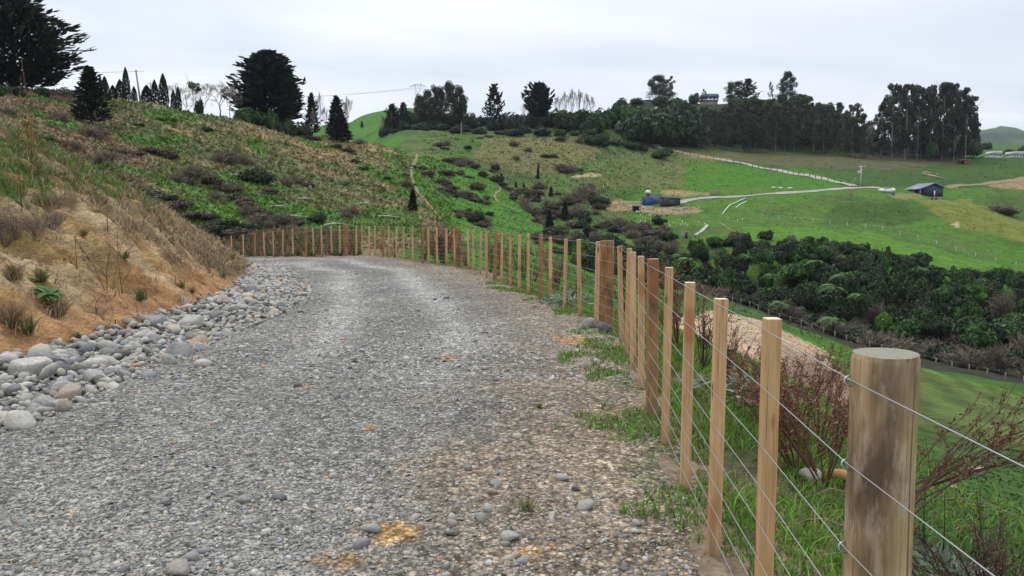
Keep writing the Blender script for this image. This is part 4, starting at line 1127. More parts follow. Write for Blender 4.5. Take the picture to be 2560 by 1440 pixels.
for px, py, w, k in ((0, 215, 60, SHG[0]), (15, 240, 50, SHG[1]), (125, 225, 40, SHG[2]), (178, 228, 45, SHP[0]), (60, 225, 40, SHD[0]), (215, 245, 40, SHD[1]), (290, 250, 26, SHD[1])):
    x, y, z = on_ground(px, 100 + px * .12)
    put('leafy shrub', 'along the crest under the corner cypress', 'shrub', 'shrub', (k,), (x, y, z - .3), w * y / F * .62)
# --- bush along the ridge in the middle
for i in range(96):
    px = 965 + (1700 - 965) * (i + random.random()) / 96
    d = random.uniform(316, 352) + (10 if px > 1500 else 0)
    top = np.interp(px, [960, 1040, 1150, 1250, 1330, 1400, 1500, 1600, 1700], [306, 276, 282, 280, 274, 276, 264, 254, 248]) + random.uniform(-4, 28)
    k = random.choice(SHD + SHD + SHG[:2] + [SHP[0]] * (1 if random.random() < .5 else 0))
    wh = 'on the ridge below the pylon' if px < 1230 else 'on the ridge under the bare poplars' if px < 1480 else 'on the ridge left of the gum forest'
    what = 'dark native bush tree' if k in SHD else 'olive native bush tree' if k in SHG else 'pale silvery bush tree'
    loc = on_ground(px, d); h = max(hgt_for(loc, top), 4.0)
    w = h * random.uniform(.55, .8)
    put(what, wh, 'tree', 'bush_tree', (k,), (loc[0], loc[1], loc[2] - h * .12), (w, w, h * 1.0), 'bush trees on the ridge')
for i in range(26):      # front fringe
    px = 985 + 700 * (i + random.random()) / 26; d = random.uniform(303, 316)
    loc = on_ground(px, d); s = random.uniform(2.6, 4.6)
    k = random.choice(SHD + SHB[:1] + SHG[:1])
    put('low dark scrub bush' if k not in SHG else 'low green scrub bush', 'along the front foot of the bushy ridge', 'shrub', 'scrub_bush', (k,), (loc[0], loc[1], loc[2] - .6), (s, s, s * .8), 'scrub at the foot of the ridge')
G1 = 'in the gum clump left of the round headed pine'
for px, d, top, w in ((1050, 322, 238, 50), (1072, 324, 226, 55), (1095, 322, 216, 60), (1122, 320, 206, 72), (1148, 320, 216, 60), (1160, 318, 238, 40)):
    sky_tree('dark gum tree', 'in the clump right of the pylon', 'gum_tree', GUMW[int(px) % 2], px, d, top, w, group='gum trees near the pylon', unitw=.8)
sky_tree('dark spiky pine', 'at the left end of the bushy ridge', 'pine_tree', OPINE[0], 985, 318, 258, 60, unitw=.8)
sky_tree('dark spiky pine', 'at the left end of the bushy ridge', 'pine_tree', OPINE[1], 1012, 326, 255, 46, unitw=.8)
sky_tree('single dark open branched pine', 'standing above the bushy ridge', 'pine_tree', OPINE[0], 1236, 325, 208, 66, unitw=.8)
sky_tree('round headed dark pine', 'beside the bare poplars', 'pine_tree', conifer(401, R=.5, nb=110, z0=.3, up=.5, spr=24, leaf=.1, irr=.5, flat_top=1, col=(.013, .018, .014), fill=1200), 1346, 324, 206, 84, unitw=1.0)
for px, top, w in ((1392, 236, 26), (1408, 224, 34), (1426, 218, 40), (1444, 220, 36), (1462, 228, 30), (1476, 236, 26), (1310, 254, 20)):
    sky_tree('leafless pale poplar', 'on the ridge right of the round headed pine', 'bare_tree', POPL[int(px) % 2], px, 332, top, w, group='bare poplars on the ridge', unitw=.5)
tb, _ = trunk_mesh(411, 1.0, .09, (.2, .17, .14), .03)
sky_tree('dead standing tree trunk', 'in front of the bushy ridge', 'dead_tree', (tb.mesh('dead_tree', M_BARK),), 1155, 300, 290, 40, unitw=1.0)
for px, py, w in ((1200, 346, 30), (1222, 343, 34), (1180, 348, 20), (1600, 332, 16), (1612, 300, 30), (1650, 290, 34), (1632, 312, 26)):
    if py > 320: x, y, z = ground_at(px, py); y = min(y, 312); x, y, z = on_ground(px, y); hz = z
    else:
        x, y, z = on_ground(px, 312); hz = CAMZ + float(ray(1280, py)[1]) * y
    put('pale silvery leaved shrub', 'on the front of the bushy ridge', 'shrub', 'silver_shrub', (SHP[px % 2],), (x, y, hz - .5), (w * y / F * .5, w * y / F * .5, w * y / F * .34), 'silver shrubs on the ridge')
# --- hill top behind
for px, d, top, w, k, wh in ((1640, 455, 188, 78, GUMW[0], 'broad dark gum'), (1670, 458, 190, 46, GUML[1], 'thin crowned pale gum'), (1828, 452, 204, 66, GUMW[1], 'dark broad tree'), (1858, 450, 196, 62, OPINE[1], 'spiky dark pine'), (1915, 452, 204, 26, GUML[0], 'small thin tree'), (1956, 440, 180, 56, GUMW[0], 'tall dense gum'), (1730, 462, 226, 40, SHD and (SHG[0],), 'low rounded tree'), (1752, 462, 222, 26, GUML[2], 'thin open tree')):
    sky_tree(wh, 'on the far hill top near the house', 'hilltop_tree', k, px, d, top, w, unitw=.8 if len(k) > 1 else 2.0)
for i in range(46):     # scrub clothing the hill behind the gums
    px = random.uniform(1540, 2175); d = random.uniform(395, 440); loc = on_ground(px, d); s = random.uniform(3.5, 6)
    put('dark scrub tree', 'on the hill face above the gum forest', 'tree', 'hill_bush', (random.choice(SHD + SHG[:2]),), (loc[0], loc[1], loc[2] - 1.0), (s, s, s * random.uniform(.8, 1.3)), 'scrub on the hill above the gum forest')
# --- gum forest in two blocks
topL = ([1680, 1720, 1780, 1830, 1880, 1940, 2000, 2060, 2085, 2110, 2150], [262, 255, 262, 248, 236, 228, 240, 268, 242, 262, 250])
for i in range(58):
    px = 1690 + (2150 - 1690) * (i + .5 * random.random()) / 58
    row = i % 3
    d = (342, 360, 380)[row] + random.uniform(-4, 4) - (10 if px > 2000 else 0)
    top = np.interp(px, *topL) + random.uniform(-3, 18) + (16 if row == 0 else 0)
    what = 'tall dark gum tree' if i % 4 else 'lighter leaved gum tree'
    wh = 'in the gum forest below the house' if px < 1850 else 'in the middle of the gum forest' if px < 2010 else 'at the right end of the gum forest'
    loc = on_ground(px, d); h = hgt_for(loc, top); w = h * random.uniform(.85, 1.15)
    put(what, wh, 'tree', 'gum_tree', GUML[i % 4], (loc[0], loc[1], loc[2] - .2), (w, w, h), 'gum forest on the left of the gap')
for i in range(30):     # undergrowth under the gums
    px = random.uniform(1780, 2420); d = random.uniform(352, 372); loc = on_ground(px, d); s = random.uniform(3, 6)
    put('dark undergrowth shrub', 'under the tall gum forest', 'shrub', 'undergrowth_shrub', (random.choice(SHD),), (loc[0], loc[1], loc[2] - .4), (s * 1.3, s * 1.3, s), 'undergrowth below the gums')
topR = ([2185, 2210, 2235, 2260, 2290, 2320, 2350, 2375, 2395, 2410, 2428], [270, 203, 210, 203, 215, 206, 203, 204, 218, 225, 282])
for i in range(24):
    px = 2188 + (2432 - 2188) * (i + .4 * random.random()) / 24
    d = (332, 344, 352)[i % 3] + random.uniform(-3, 3)
    top = np.interp(px, *topR) + random.uniform(-2, 34) * (i % 2)
    loc = on_ground(px, d); h = hgt_for(loc, top); w = h * random.uniform(.8, 1.1)
    put('very tall slender dark gum tree', 'in the right gum stand', 'tree', 'gum_tree', GUMS[i % 5], (loc[0], loc[1], loc[2] - .2), (w, w, h), 'right gum stand')
for px, d, top, w, k, wh in ((2160, 345, 292, 46, SHP[0], 'pale olive bush between the gum stands'), (2320, 330, 350, 40, SHG[1], 'olive bush at the foot of the right gum stand'), (2425, 340, 352, 40, SHG[0], 'green bush at the right foot of the gum stand')):
    loc = on_ground(px, d); h = hgt_for(loc, top)
    put(wh, 'on the field edge', 'shrub', 'shrub', (k,), (loc[0], loc[1], loc[2] - .3), (w * d / F * .5, w * d / F * .5, h / 1.1))
loc = on_ground(2120, 334); tb, _ = trunk_mesh(421, 1.0, .022, (.48, .43, .40), .01)
put('tall pale dead trunk', 'in the gap of the gum forest', 'dead tree', 'dead_tree', (tb.mesh('dead_tree', M_BARK),), loc, hgt_for(loc, 317))
# --- far right edge
for px, d, py, w, k in ((2450, 560, 346, 40, SHD[0]), (2480, 420, 372, 44, SHP[0]), (2510, 415, 376, 40, SHP[1]), (2512, 520, 350, 34, SHD[1]), (2545, 410, 378, 40, SHP[0]), (2460, 390, 380, 40, SHG[0]), (2440, 385, 372, 30, SHD[2]), (2550, 540, 352, 40, SHG[2]), (2585, 520, 350, 50, SHD[0]), (2530, 400, 384, 40, SHG[1])):
    loc = on_ground(px, d); s = w * d / F * .5
    put('dark far tree' if k in SHD else 'pale far shrub', 'at the right picture edge beyond the field', 'tree', 'far_tree', (k,), (loc[0], loc[1], loc[2] - s * .2), s, 'far trees at the right edge')
# --- scrub on the hillside
SCRUB = [(404, 392, 60, 'B'), (418, 306, 40, 'Y'), (348, 316, 22, 'D'), (95, 352, 66, 'G'), (225, 345, 60, 'T'), (306, 384, 50, 'T'), (520, 460, 70, 'B'), (488, 450, 60, 'T'), (560, 478, 60, 'T'), (369, 492, 60, 'B'), (330, 480, 50, 'B'), (410, 505, 55, 'D'), (440, 520, 60, 'B'), (492, 540, 60, 'B'), (500, 578, 56, 'B'), (530, 584, 70, 'B'), (565, 582, 70, 'D'), (600, 586, 70, 'B'), (625, 580, 50, 'D'), (660, 560, 60, 'B'), (700, 566, 60, 'T'), (470, 560, 50, 'T'), (380, 520, 50, 'T'), (540, 500, 50, 'T'), (580, 500, 46, 'B'), (615, 520, 60, 'B'), (650, 540, 66, 'B'), (690, 552, 50, 'B'), (731, 562, 50, 'B'), (643, 458, 62, 'D'), (679, 482, 40, 'B'), (738, 458, 50, 'T'), (570, 408, 60, 'T'), (610, 412, 40, 'T'), (246, 436, 36, 'D'), (302, 454, 22, 'D'), (795, 558, 40, 'D'), (880, 542, 50, 'T'), (888, 408, 24, 'D'), (909, 425, 26, 'D'), (969, 450, 16, 'D'), (1007, 420, 22, 'B'), (1014, 440, 18, 'B'), (1014, 466, 36, 'B'),
 (1052, 425, 34, 'B'), (1072, 440, 30, 'B'), (1120, 438, 40, 'B'), (1148, 436, 36, 'B'), (1105, 462, 36, 'B'), (1128, 474, 40, 'B'), (1112, 480, 36, 'B'), (1165, 494, 40, 'B'), (1190, 502, 40, 'B'), (1150, 490, 36, 'B'), (1150, 532, 36, 'B'), (1165, 540, 36, 'B'), (1190, 556, 40, 'D'), (1205, 564, 40, 'B'), (1194, 474, 34, 'T'), (1225, 538, 26, 'D'),
 (1102, 366, 32, 'B'), (1130, 406, 40, 'B'), (1150, 412, 36, 'B'), (1187, 420, 28, 'B'), (1240, 428, 28, 'D'), (1363, 392, 26, 'B'), (1382, 394, 26, 'B'), (1405, 424, 40, 'T'), (1425, 430, 36, 'T'), (1338, 488, 34, 'B'), (1310, 482, 30, 'B'), (1440, 500, 44, 'T'), (1465, 492, 44, 'T'), (1485, 500, 30, 'T'), (1420, 510, 34, 'B'), (1480, 362, 34, 'D'), (1505, 366, 36, 'D'), (1530, 362, 30, 'D'), (1412, 545, 32, 'D'), (1440, 540, 40, 'T'), (1350, 470, 30, 'T'), (2500, 530, 60, 'T'), (1230, 430, 20, 'B'), (1285, 365, 24, 'T'), (1400, 352, 24, 'B'), (1450, 358, 26, 'T'), (1170, 372, 22, 'D'), (1290, 400, 22, 'T'), (1320, 378, 20, 'T'),
 (1400, 580, 40, 'T'), (1430, 570, 40, 'B'), (1380, 600, 44, 'B'), (1460, 560, 34, 'D'), (1450, 600, 50, 'T'), (1500, 570, 34, 'B'), (1345, 600, 40, 'T'), (1545, 560, 36, 'B'), (1570, 570, 44, 'T'), (1605, 575, 44, 'B'), (1540, 580, 44, 'D'), (1640, 590, 44, 'T'), (1665, 600, 40, 'D'), (700, 300, 26, 'T'), (20, 290, 40, 'T'), (150, 300, 40, 'T'), (60, 320, 40, 'T'), (190, 370, 40, 'T'), (270, 400, 40, 'T'), (520, 330, 24, 'D'), (840, 372, 30, 'D'), (870, 380, 30, 'B'), (780, 350, 30, 'D'), (900, 360, 26, 'T')]
KM = {'B': (SHB, 'dead brown scrub patch', 'scrub_bush'), 'D': (SHD, 'dark green scrub bush', 'scrub_bush'), 'G': (SHG, 'leafy green bush', 'scrub_bush'), 'Y': (SHY, 'bright green bush', 'scrub_bush'), 'T': (TWG, 'grey-brown leafless scrub', 'scrub_bush')}
SC2 = []
for (px, py, w, k) in SCRUB:
    SC2.append((px, py, w, k))
    if k in 'BT' and w > 28:
        for _ in range(2): SC2.append((px + random.uniform(-.75, .75) * w, py + random.uniform(-.16, .22) * w, w * random.uniform(.5, .8), random.choice('BBT') if k == 'B' else random.choice('TTB')))
SC2 += [(random.uniform(1385, 1660), random.uniform(560, 640), random.uniform(30, 46), random.choice('DDBTT')) for _ in range(46)]
SC2 += [(random.uniform(1330, 1500), random.uniform(470, 575), random.uniform(22, 40), random.choice('DBBTT')) for _ in range(30)]
SC2 += [(lerp(1215, 1400, t_) + random.uniform(-10, 10), lerp(438, 590, t_) + random.uniform(-8, 8), random.uniform(22, 36), random.choice('TBD')) for t_ in np.linspace(0, 1, 16)]
for i, (px, py, w, k) in enumerate(SC2):
    x, y, z = ground_at(px, py); s = w * y / F * .62
    if y < 44: continue
    wh = ('on the near left hillside' if px < 320 else 'on the left hillside below the layered cypress' if px < 760 else 'on the hillside spur left of the dirt track') if px < 1030 else ('on the green spur right of the dirt track' if py > 418 and px < 1240 else 'on the slope under the bushy ridge' if py < 430 else 'on the valley side behind the far fence') if px < 1700 else 'on the slope right of the gabled shed'
    ks, what, nm = KM[k]
    fl = {'B': .72, 'T': .8, 'D': .95, 'G': .95, 'Y': .95}[k]
    put(what, wh, 'scrub', nm, (ks[i % len(ks)],), (x, y, z - .12 * s), (s * random.uniform(.8, 1.5), s * random.uniform(.8, 1.3), s * fl * random.uniform(.7, 1.3)), 'scrub on the hillsides')
for px, py, w, h in ((1032, 530, 30, 58), (1373, 582, 30, 58), (1377, 492, 14, 26), (1254, 458, 14, 26), (1465, 606, 20, 38), (1290, 470, 8, 16), (1310, 470, 8, 14), (1180, 476, 9, 18), (1345, 500, 9, 16), (850, 330, 14, 24), (905, 320, 10, 18), (1412, 552, 26, 50)):
    x, y, z = ground_at(px, py)
    put('young dark pine sapling', 'growing on the valley slopes', 'pine', 'pine_sapling', PINE[px % 3], (x, y, z - .1), (w * y / F / .66, w * y / F / .66, h * y / F), 'self sown pine saplings')
x, y, z = ground_at(1345, 446)
put('blackened leaning tree stump with one limb', 'on the slope under the bushy ridge', 'stump', 'burnt_stump', (trunk_mesh(431, 1.0, .15, (.018, .015, .014), .12)[0].mesh('burnt_stump', M_BARK),), (x, y, z), 5.0)
# --- gully full of native bush
dn = ([1420, 1500, 1600, 1700, 1800, 1900, 2000, 2100, 2200, 2300, 2400, 2560, 2700], [104, 106, 112, 127, 117, 110, 105, 100, 95, 90, 87, 83, 80])
dfr = ([1420, 1500, 1600, 1700, 1800, 2000, 2200, 2400, 2560, 2700], [136, 142, 150, 159, 163, 162, 160, 158, 158, 158])
pts = []
tries = 0
while len(pts) < 300 and tries < 20000:
    tries += 1
    px = random.uniform(1440, 2680); t = random.random()
    d = lerp(np.interp(px, *dn) + 2.0, np.interp(px, *dfr), t); x, y, z = on_ground(px, d)
    if any((x - a) ** 2 + (y - b) ** 2 < 1.75 ** 2 for a, b, *_ in pts): continue
    pts.append((x, y, z, px, t))
for i, (x, y, z, px, t) in enumerate(pts):
    ro = random.random()
    band = 'behind the strainer post' if px < 1720 else 'behind the battens' if px < 2120 else 'right of the nearest post'
    row = 'at the gully near edge' if t < .25 else 'deep in the gully' if t < .7 else 'at the gully far edge'
    if t < .22:
        k, what, nm, s, hh = (random.choice(TWG), 'grey leafless shrub', 'gully_shrub', random.uniform(2.2, 3.4), random.uniform(2.0, 3.0)) if ro < .5 else (random.choice(SHD), 'dark evergreen shrub', 'gully_shrub', random.uniform(1.8, 2.8), random.uniform(1.8, 2.8))
    elif ro < .46: k, what, nm, s, hh = random.choice(SHD), 'dark evergreen tree', 'gully_tree', random.uniform(2.2, 3.4), random.uniform(3.0, 4.6)
    elif ro < .66: k, what, nm, s, hh = random.choice(SHG), 'mid green tree', 'gully_tree', random.uniform(2.2, 3.3), random.uniform(3.0, 4.4)
    elif ro < .73: k, what, nm, s, hh = random.choice(SHY), 'bright green tree', 'gully_tree', random.uniform(1.4, 2.2), random.uniform(2.8, 4.0)
    elif ro < .80: k, what, nm, s, hh = random.choice(TWG), 'grey leafless tree', 'gully_tree', random.uniform(2.4, 3.4), random.uniform(3.2, 4.4)
    elif ro < .93: k, what, nm, s, hh = random.choice(SHD + SHG), 'tall dark tree', 'gully_tree', random.uniform(1.6, 2.4), random.uniform(4.2, 5.6)
    else: k, what, nm, s, hh = random.choice(SHB), 'rusty brown shrub', 'gully_shrub', random.uniform(1.6, 2.4), random.uniform(2.2, 3.2)
    if t > .7: hh *= .62; s *= .85
    lift = 0.5 * hh * (1 if nm == 'gully_tree' and t < .7 else 0)
    put(what, f'{row} {band}', 'shrub' if 'shrub' in what else 'tree', nm, (k,), (x, y, z - .3 + lift * .6), (s, s, hh), 'native bush filling the gully')
for px, d, py in ((1720, 140, 650), (2110, 118, 690), (2150, 112, 740), (2085, 116, 720), (2040, 132, 655), (2085, 100, 800), (1930, 128, 690), (1700, 150, 640), (1870, 140, 640), (1960, 110, 760)):
    u_, t_ = ray(px, py); z = CAMZ + float(t_) * d; x = float(u_) * d; s = random.uniform(1.9, 2.8)
    put('tree fern with arching pale green fronds', 'rising from the gully bush', 'tree fern', 'tree_fern', FERN[px % 3], (x, d, z - .6 * s), s, 'tree ferns in the gully')
# --- tussock and rough grass: too many to count
def tufts(name, px, py, size, cols, parent, r, blades=3, h=1.0, mat=M_LEAF, zf=None, ok=None):
    x, y, z, good = ground_at_many(px, py)
    if zf is not None: z = zf(x, y)
    if ok is not None: good &= ok(x, y, z)
    x, y, z = x[good], y[good], z[good]; cols = cols[good]; s = size[good] if not np.isscalar(size) else np.full(len(x), size)
    n = len(x); mb = MB()
    for k in range(blades):
        a = r.uniform(0, 6.28, n); w = s * r.uniform(.25, .5, n); hh = s * h * r.uniform(.6, 1.3, n)
        ln = r.normal(0, .35, (n, 2)) * s[:, None]
        b = np.stack([x, y, z - .05 * s], 1) + np.c_[r.normal(0, .3, (n, 2)) * s[:, None], np.zeros(n)]
        o = np.c_[np.cos(a) * w, np.sin(a) * w, np.zeros(n)]
        tip = b + np.c_[ln, hh]
        V = np.stack([b - o, b + o, tip], 1).reshape(-1, 3)
        mb.add(V, np.arange(3 * n).reshape(-1, 3), np.repeat(cols * r.uniform(.7, 1.3, (n, 1)), 3, 0))
    o_ = mb.build(name, mat, parent); tag(o_, kind='stuff'); return o_
r2 = np.random.default_rng(77)
n = 26000
px = r2.uniform(-60, 1130, n); py = r2.uniform(200, 625, n)
x, y, z, ok_ = ground_at_many(px, py)
cc = land_colour(x, y, z); d_ = y
m = (y > 42) & (y < 230) & ok_
mixd = r2.random(n)
cc = np.where(mixd[:, None] < .55, cc * .75 + TAN * r2.uniform(.12, .36, (n, 1)), np.where(mixd[:, None] < .85, cc * 1.05, cc * .7 + C3((.05, .04, .03)) * .4))
tufts('hillside_tussock', px[m], py[m], np.clip(y[m] * r2.uniform(.003, .0075, m.sum()), .15, .9), cc[m], land, r2, 2, .6)
n = 9000
px = r2.uniform(1060, 1800, n); py = r2.uniform(335, 600, n)
x, y, z, ok_ = ground_at_many(px, py); m = (y > 120) & (y < 345) & ok_
cc = land_colour(x, y, z); mixd = r2.random(n)[:, None]
cc = np.where(mixd < .45, cc * .6 + TAN * .32, np.where(mixd < .75, cc, cc * .7))
m &= (r2.random(n) < sstep(1800, 1500, px))
tufts('slope_tussock', px[m], py[m], y[m] * r2.uniform(.0015, .0036, m.sum()), cc[m], land, r2, 2, .55)
n = 11000
px = r2.uniform(1640, 2620, n); py = r2.uniform(400, 690, n)
x, y, z, ok_ = ground_at_many(px, py); m = (y > 140) & (y < 345) & ok_ & (r2.random(n) < .35 + .9 * fbm(x / 9, y / 9, 91, 3))
cc = land_colour(x, y, z); mixd = r2.random(n)[:, None]
cc = np.where(mixd < .35, cc * .7 + TAN * .22, np.where(mixd < .7, cc * 1.15, cc * .62))
tufts('field_tussock', px[m], py[m], y[m] * r2.uniform(.0011, .0026, m.sum()), cc[m], land, r2, 2, .5)
# ------------------------------------------------------------------ tracks and farm roads, laid over the land
def mat_track(name, c):
    m = MT(name, .95, .1); ps = m.node('ShaderNodeNewGeometry').outputs['Position']
    m.color(m.mix(1.0, c, m.ramp(m.noise(ps, 1.3, 5, .7), (.3, .7), (.7, 1.25)), 'MULTIPLY')); return m.m
M_DIRT, M_METAL, M_CONC, M_GTRK = mat_track('dirt_track', (.215, .18, .095)), mat_track('farm_road', (.31, .285, .245)), mat_track('concrete', (.33, .32, .30)), mat_track('grass_track', (.105, .145, .04))
def track(name, pts, w, mat, label, lift=.2):
    Q = np.array([ground_at(*p) for p in pts])
    out = []
    for a, b in zip(Q[:-1], Q[1:]):
        n = max(2, int(np.linalg.norm(b[:2] - a[:2]) / 1.2))
        out += [a + (b - a) * i / n for i in range(n)]
    out.append(Q[-1]); out = np.array(out)[:, :2]
    for _ in range(6): out[1:-1] = (out[:-2] + 2 * out[1:-1] + out[2:]) / 4
    T = np.gradient(out, axis=0); T /= np.linalg.norm(T, axis=1)[:, None] + 1e-9
    Nn = np.c_[-T[:, 1], T[:, 0]]
    ww = w * (1 + .35 * vnoise(np.arange(len(out)) * .35, np.zeros(len(out)), 5))
    V = []
    for s in (-.5, -.2, .2, .5):
        q = out + Nn * (ww * s)[:, None]; V.append(np.c_[q, height(q[:, 0], q[:, 1], False) + (lift if abs(s) < .4 else lift * .55)])
    n = len(out); V = np.vstack(V); Fc = []
    for k in range(3):
        i = np.arange(n - 1) + k * n; Fc.append(np.c_[i, i + n, i + n + 1, i + 1])
    return tag(obj(name, mesh_np(name, V, np.vstack(Fc), None, mat, True)), label, kind='structure')
track('dirt_track', [(1042, 388), (1038, 408), (1030, 424), (1029, 448), (1040, 476), (1064, 506), (1088, 535), (1106, 555)], .75, M_DIRT, 'pale dirt track down the hillside spur', .4)
track('stock_path', [(1208, 436), (1222, 449), (1248, 463), (1254, 475), (1238, 484), (1237, 500), (1262, 517), (1300, 532)], .6, M_DIRT, 'thin winding path on the green spur')
track('farm_road', [(1688, 347), (1668, 353), (1650, 358), (1637, 364), (1650, 371), (1690, 379), (1740, 388), (1800, 398), (1870, 411), (1950, 426), (2030, 441), (2090, 455), (2135, 466)], 3.0, M_METAL, 'pale gravel farm road climbing to the trees')
track('driveway', [(1690, 510), (1705, 505), (1730, 498), (1780, 494), (1880, 489), (1960, 483), (2050, 477), (2120, 471), (2160, 468), (2200, 471), (2226, 478)], 3.4, M_METAL, 'gravel driveway between the two sheds')
track('clay_track', [(2366, 470), (2420, 463), (2480, 458), (2530, 454), (2620, 450)], 2.4, M_DIRT, 'clay track behind the gabled shed')
track('concrete_path', [(1768, 563), (1757, 577), (1738, 590)], .8, M_CONC, 'short concrete path above the outhouse')
track('foot_path', [(1795, 557), (1815, 568), (1840, 582)], .4, M_DIRT, 'narrow bare path into the gully bush')
track('yard_track', [(1490, 513), (1530, 511), (1570, 506), (1606, 505)], 2.4, M_DIRT, 'clay track left of the blue container')

# ------------------------------------------------------------------ far fences: each post its own piece
def field_fence(label, pts, step, post_h, post_w, col, mode='pix', wires=1):
    Q = np.array([(ground_at(*p) if mode == 'pix' else on_ground(*p)) for p in pts])[:, :2]
    seg = np.r_[0, np.cumsum(np.linalg.norm(np.diff(Q, axis=0), axis=1))]
    s = np.arange(0, seg[-1], step); X = np.interp(s, seg, Q[:, 0]); Y = np.interp(s, seg, Q[:, 1]); Z = height(X, Y, False)
    o = empty('field_fence', (0, 0, 0)); tag(o, label, 'fence', 'field fences')
    mb = MB(); mb.box((0, 0, post_h / 2 - .2), (post_w, post_w, post_h + .4), col); me = mb.mesh('post', M_BARK)
    for x, y, z in zip(X, Y, Z):
        obj('post', me, o, (x, y, z), (random.gauss(0, .03), random.gauss(0, .03), 0), (1, 1, random.uniform(.92, 1.08)))
    for k in range(wires):
        w = MB(); w.tube(np.c_[X, Y, Z + post_h * (.92 - .45 * k)], .006, (.3, .3, .3), 3); w.build('wire', M_WIRE, o)
    return o
ft = ([1700, 1800, 1900, 2000, 2100, 2200, 2300, 2400, 2560, 2640], [124, 114, 107, 102, 97, 92, 87, 84, 80, 78])
field_fence('grey post and wire fence along the near edge of the gully', list(zip(*ft)), 1.7, .85, .085, (.22, .20, .17), 'd')
field_fence('pale post fence across the far green fields', [(1905, 548), (1990, 553), (2090, 563), (2190, 574), (2300, 601), (2400, 632), (2560, 670)], 4.0, 1.1, .12, (.42, .42, .38))
field_fence('fence running downhill from the driveway', [(1938, 488), (1922, 515), (1898, 550)], 3.4, 1.1, .10, (.30, .29, .26))
field_fence('dark post fence beside the climbing farm road', [(1640, 369), (1700, 383), (1780, 397), (1860, 412), (1950, 429), (2030, 444), (2110, 459)], 3.2, 1.1, .16, (.05, .045, .04))
field_fence('rough fence on the left skyline by the power pole', [(330, 246), (360, 248), (400, 250), (450, 256), (490, 264)], 4.0, 1.1, .12, (.16, .14, .12))
field_fence('fence below the layered cypress on the hill crest', [(560, 288), (600, 293), (650, 303), (700, 314)], 3.0, 1.1, .10, (.20, .17, .14))
field_fence('short fence above the blue container', [(1525, 458), (1560, 470), (1600, 482), (1640, 488)], 2.6, 1.1, .14, (.09, .075, .06))
field_fence('fence between driveway and the paddock with sheep', [(1740, 490), (1850, 484), (1950, 478), (2050, 472), (2110, 467)], 4.0, 1.0, .09, (.30, .30, .25))

# ------------------------------------------------------------------ buildings
M_NAVY = simple_mat('dark_steel_cladding', (.022, .024, .042), .5, .4)
M_ROOFB = simple_mat('blue_grey_roofing', (.15, .18, .27), .45, .4)
M_BLUE = simple_mat('blue_container_steel', (.035, .10, .30), .5, .4)
M_GREYC = simple_mat('grey_container_steel', (.11, .14, .19), .5, .4)
M_WHITE = simple_mat('white_paint', (.75, .75, .73), .6, .3, 0, .05)
M_TIMB = simple_mat('weathered_timber', (.27, .23, .18), .85, .15)
M_GLASS = simple_mat('window_glass', (.03, .035, .04), .1, .6)
M_BROWN = simple_mat('brown_timber', (.16, .075, .05), .8, .2)
M_GREY = simple_mat('concrete_grey', (.42, .42, .40), .85, .2)
M_ORNG = simple_mat('orange_marker', (.65, .20, .03), .6, .3)
def box(name, mat, parent, c, d, rz=0.0, top=None):
    m = MB(); m.box(c, d, rz=rz, top=top); return m.build(name, mat, parent)
def prism(name, mat, parent, pts, y0, y1):
    """outline in x,z pushed from y0 to y1"""
    n = len(pts); V = [(p[0], y0, p[1]) for p in pts] + [(p[0], y1, p[1]) for p in pts]
    Fc = [[0, i, i + 1] for i in range(1, n - 1)] + [[n, n + i + 1, n + i] for i in range(1, n - 1)]
    for i in range(n):
        j = (i + 1) % n; Fc += [[i, n + i, n + j], [i, n + j, j]]
    m = MB(); m.add(V, Fc); return m.build(name, mat, parent)
def pxw(p, d): return p * d / F
# long dark shed
x, y, z = ground_at(1676, 516)
t = empty('long_shed', (x, y, z - .1), math.radians(-6)); tag(t, 'long dark navy steel shed with a wide roller door beside the clay yard', 'shed')
W, H_ = pxw(47, y), pxw(24, y)
prism('wall', M_NAVY, t, [(-W / 2, -1), (W / 2, -1), (W / 2, H_ * .86), (-W / 2, H_)], 0, 5.2)
prism('roof', M_ROOFB, t, [(-W / 2 - .2, H_ + .03), (W / 2 + .2, H_ * .86 - .02), (W / 2 + .2, H_ * .86 + .14), (-W / 2 - .2, H_ + .19)], -.25, 5.4)
dr = box('roller_door', M_NAVY, t, (W * .08, -.04, H_ * .33), (W * .66, .06, H_ * .66))
box('door_head', M_ROOFB, dr, (W * .08, -.09, H_ * .67), (W * .68, .05, .08))
for sx in (-1, 1): box('corner_flashing', M_ROOFB, t, (sx * W / 2, -.02, H_ * .42), (.1, .1, H_ * .84))
# blue container, grey container, open lean-to
x, y, z = ground_at(1619, 514)
t = empty('shipping_container', (x, y, z), math.radians(-4)); tag(t, 'bright blue shipping container left of the long dark shed', 'container')
W, H_ = pxw(25, y), pxw(20, y)
box('body', M_BLUE, t, (0, 2.0, H_ / 2 - .3), (W, 4.0, H_ + .6)); box('roof', M_ROOFB, t, (0, 2.0, H_ + .06), (W + .2, 4.3, .12))
for i in range(9): box('corrugation', M_BLUE, t, (-W / 2 + W * (i + .5) / 9, -.03, H_ / 2), (W / 20, .08, H_ * .86))
box('window', M_GLASS, t, (-W * .33, -.08, H_ * .6), (W * .16, .05, H_ * .4))
x, y, z = on_ground(1638, y + 3.5)
t = empty('shipping_container', (x, y, z), math.radians(-4)); tag(t, 'grey container between the blue container and the long shed', 'container')
box('body', M_GREYC, t, (0, 2.0, H_ / 2), (W * .9, 4.0, H_ + 1.0)); box('roof', M_ROOFB, t, (0, 2.0, H_ + .56), (W * .95, 4.2, .12))
for i in range(7): box('corrugation', M_GREYC, t, (-W * .45 + W * .9 * (i + .5) / 7, -.03, H_ / 2 + .2), (W / 20, .08, H_ * .7))
x, y, z = on_ground(1618, y + 6)
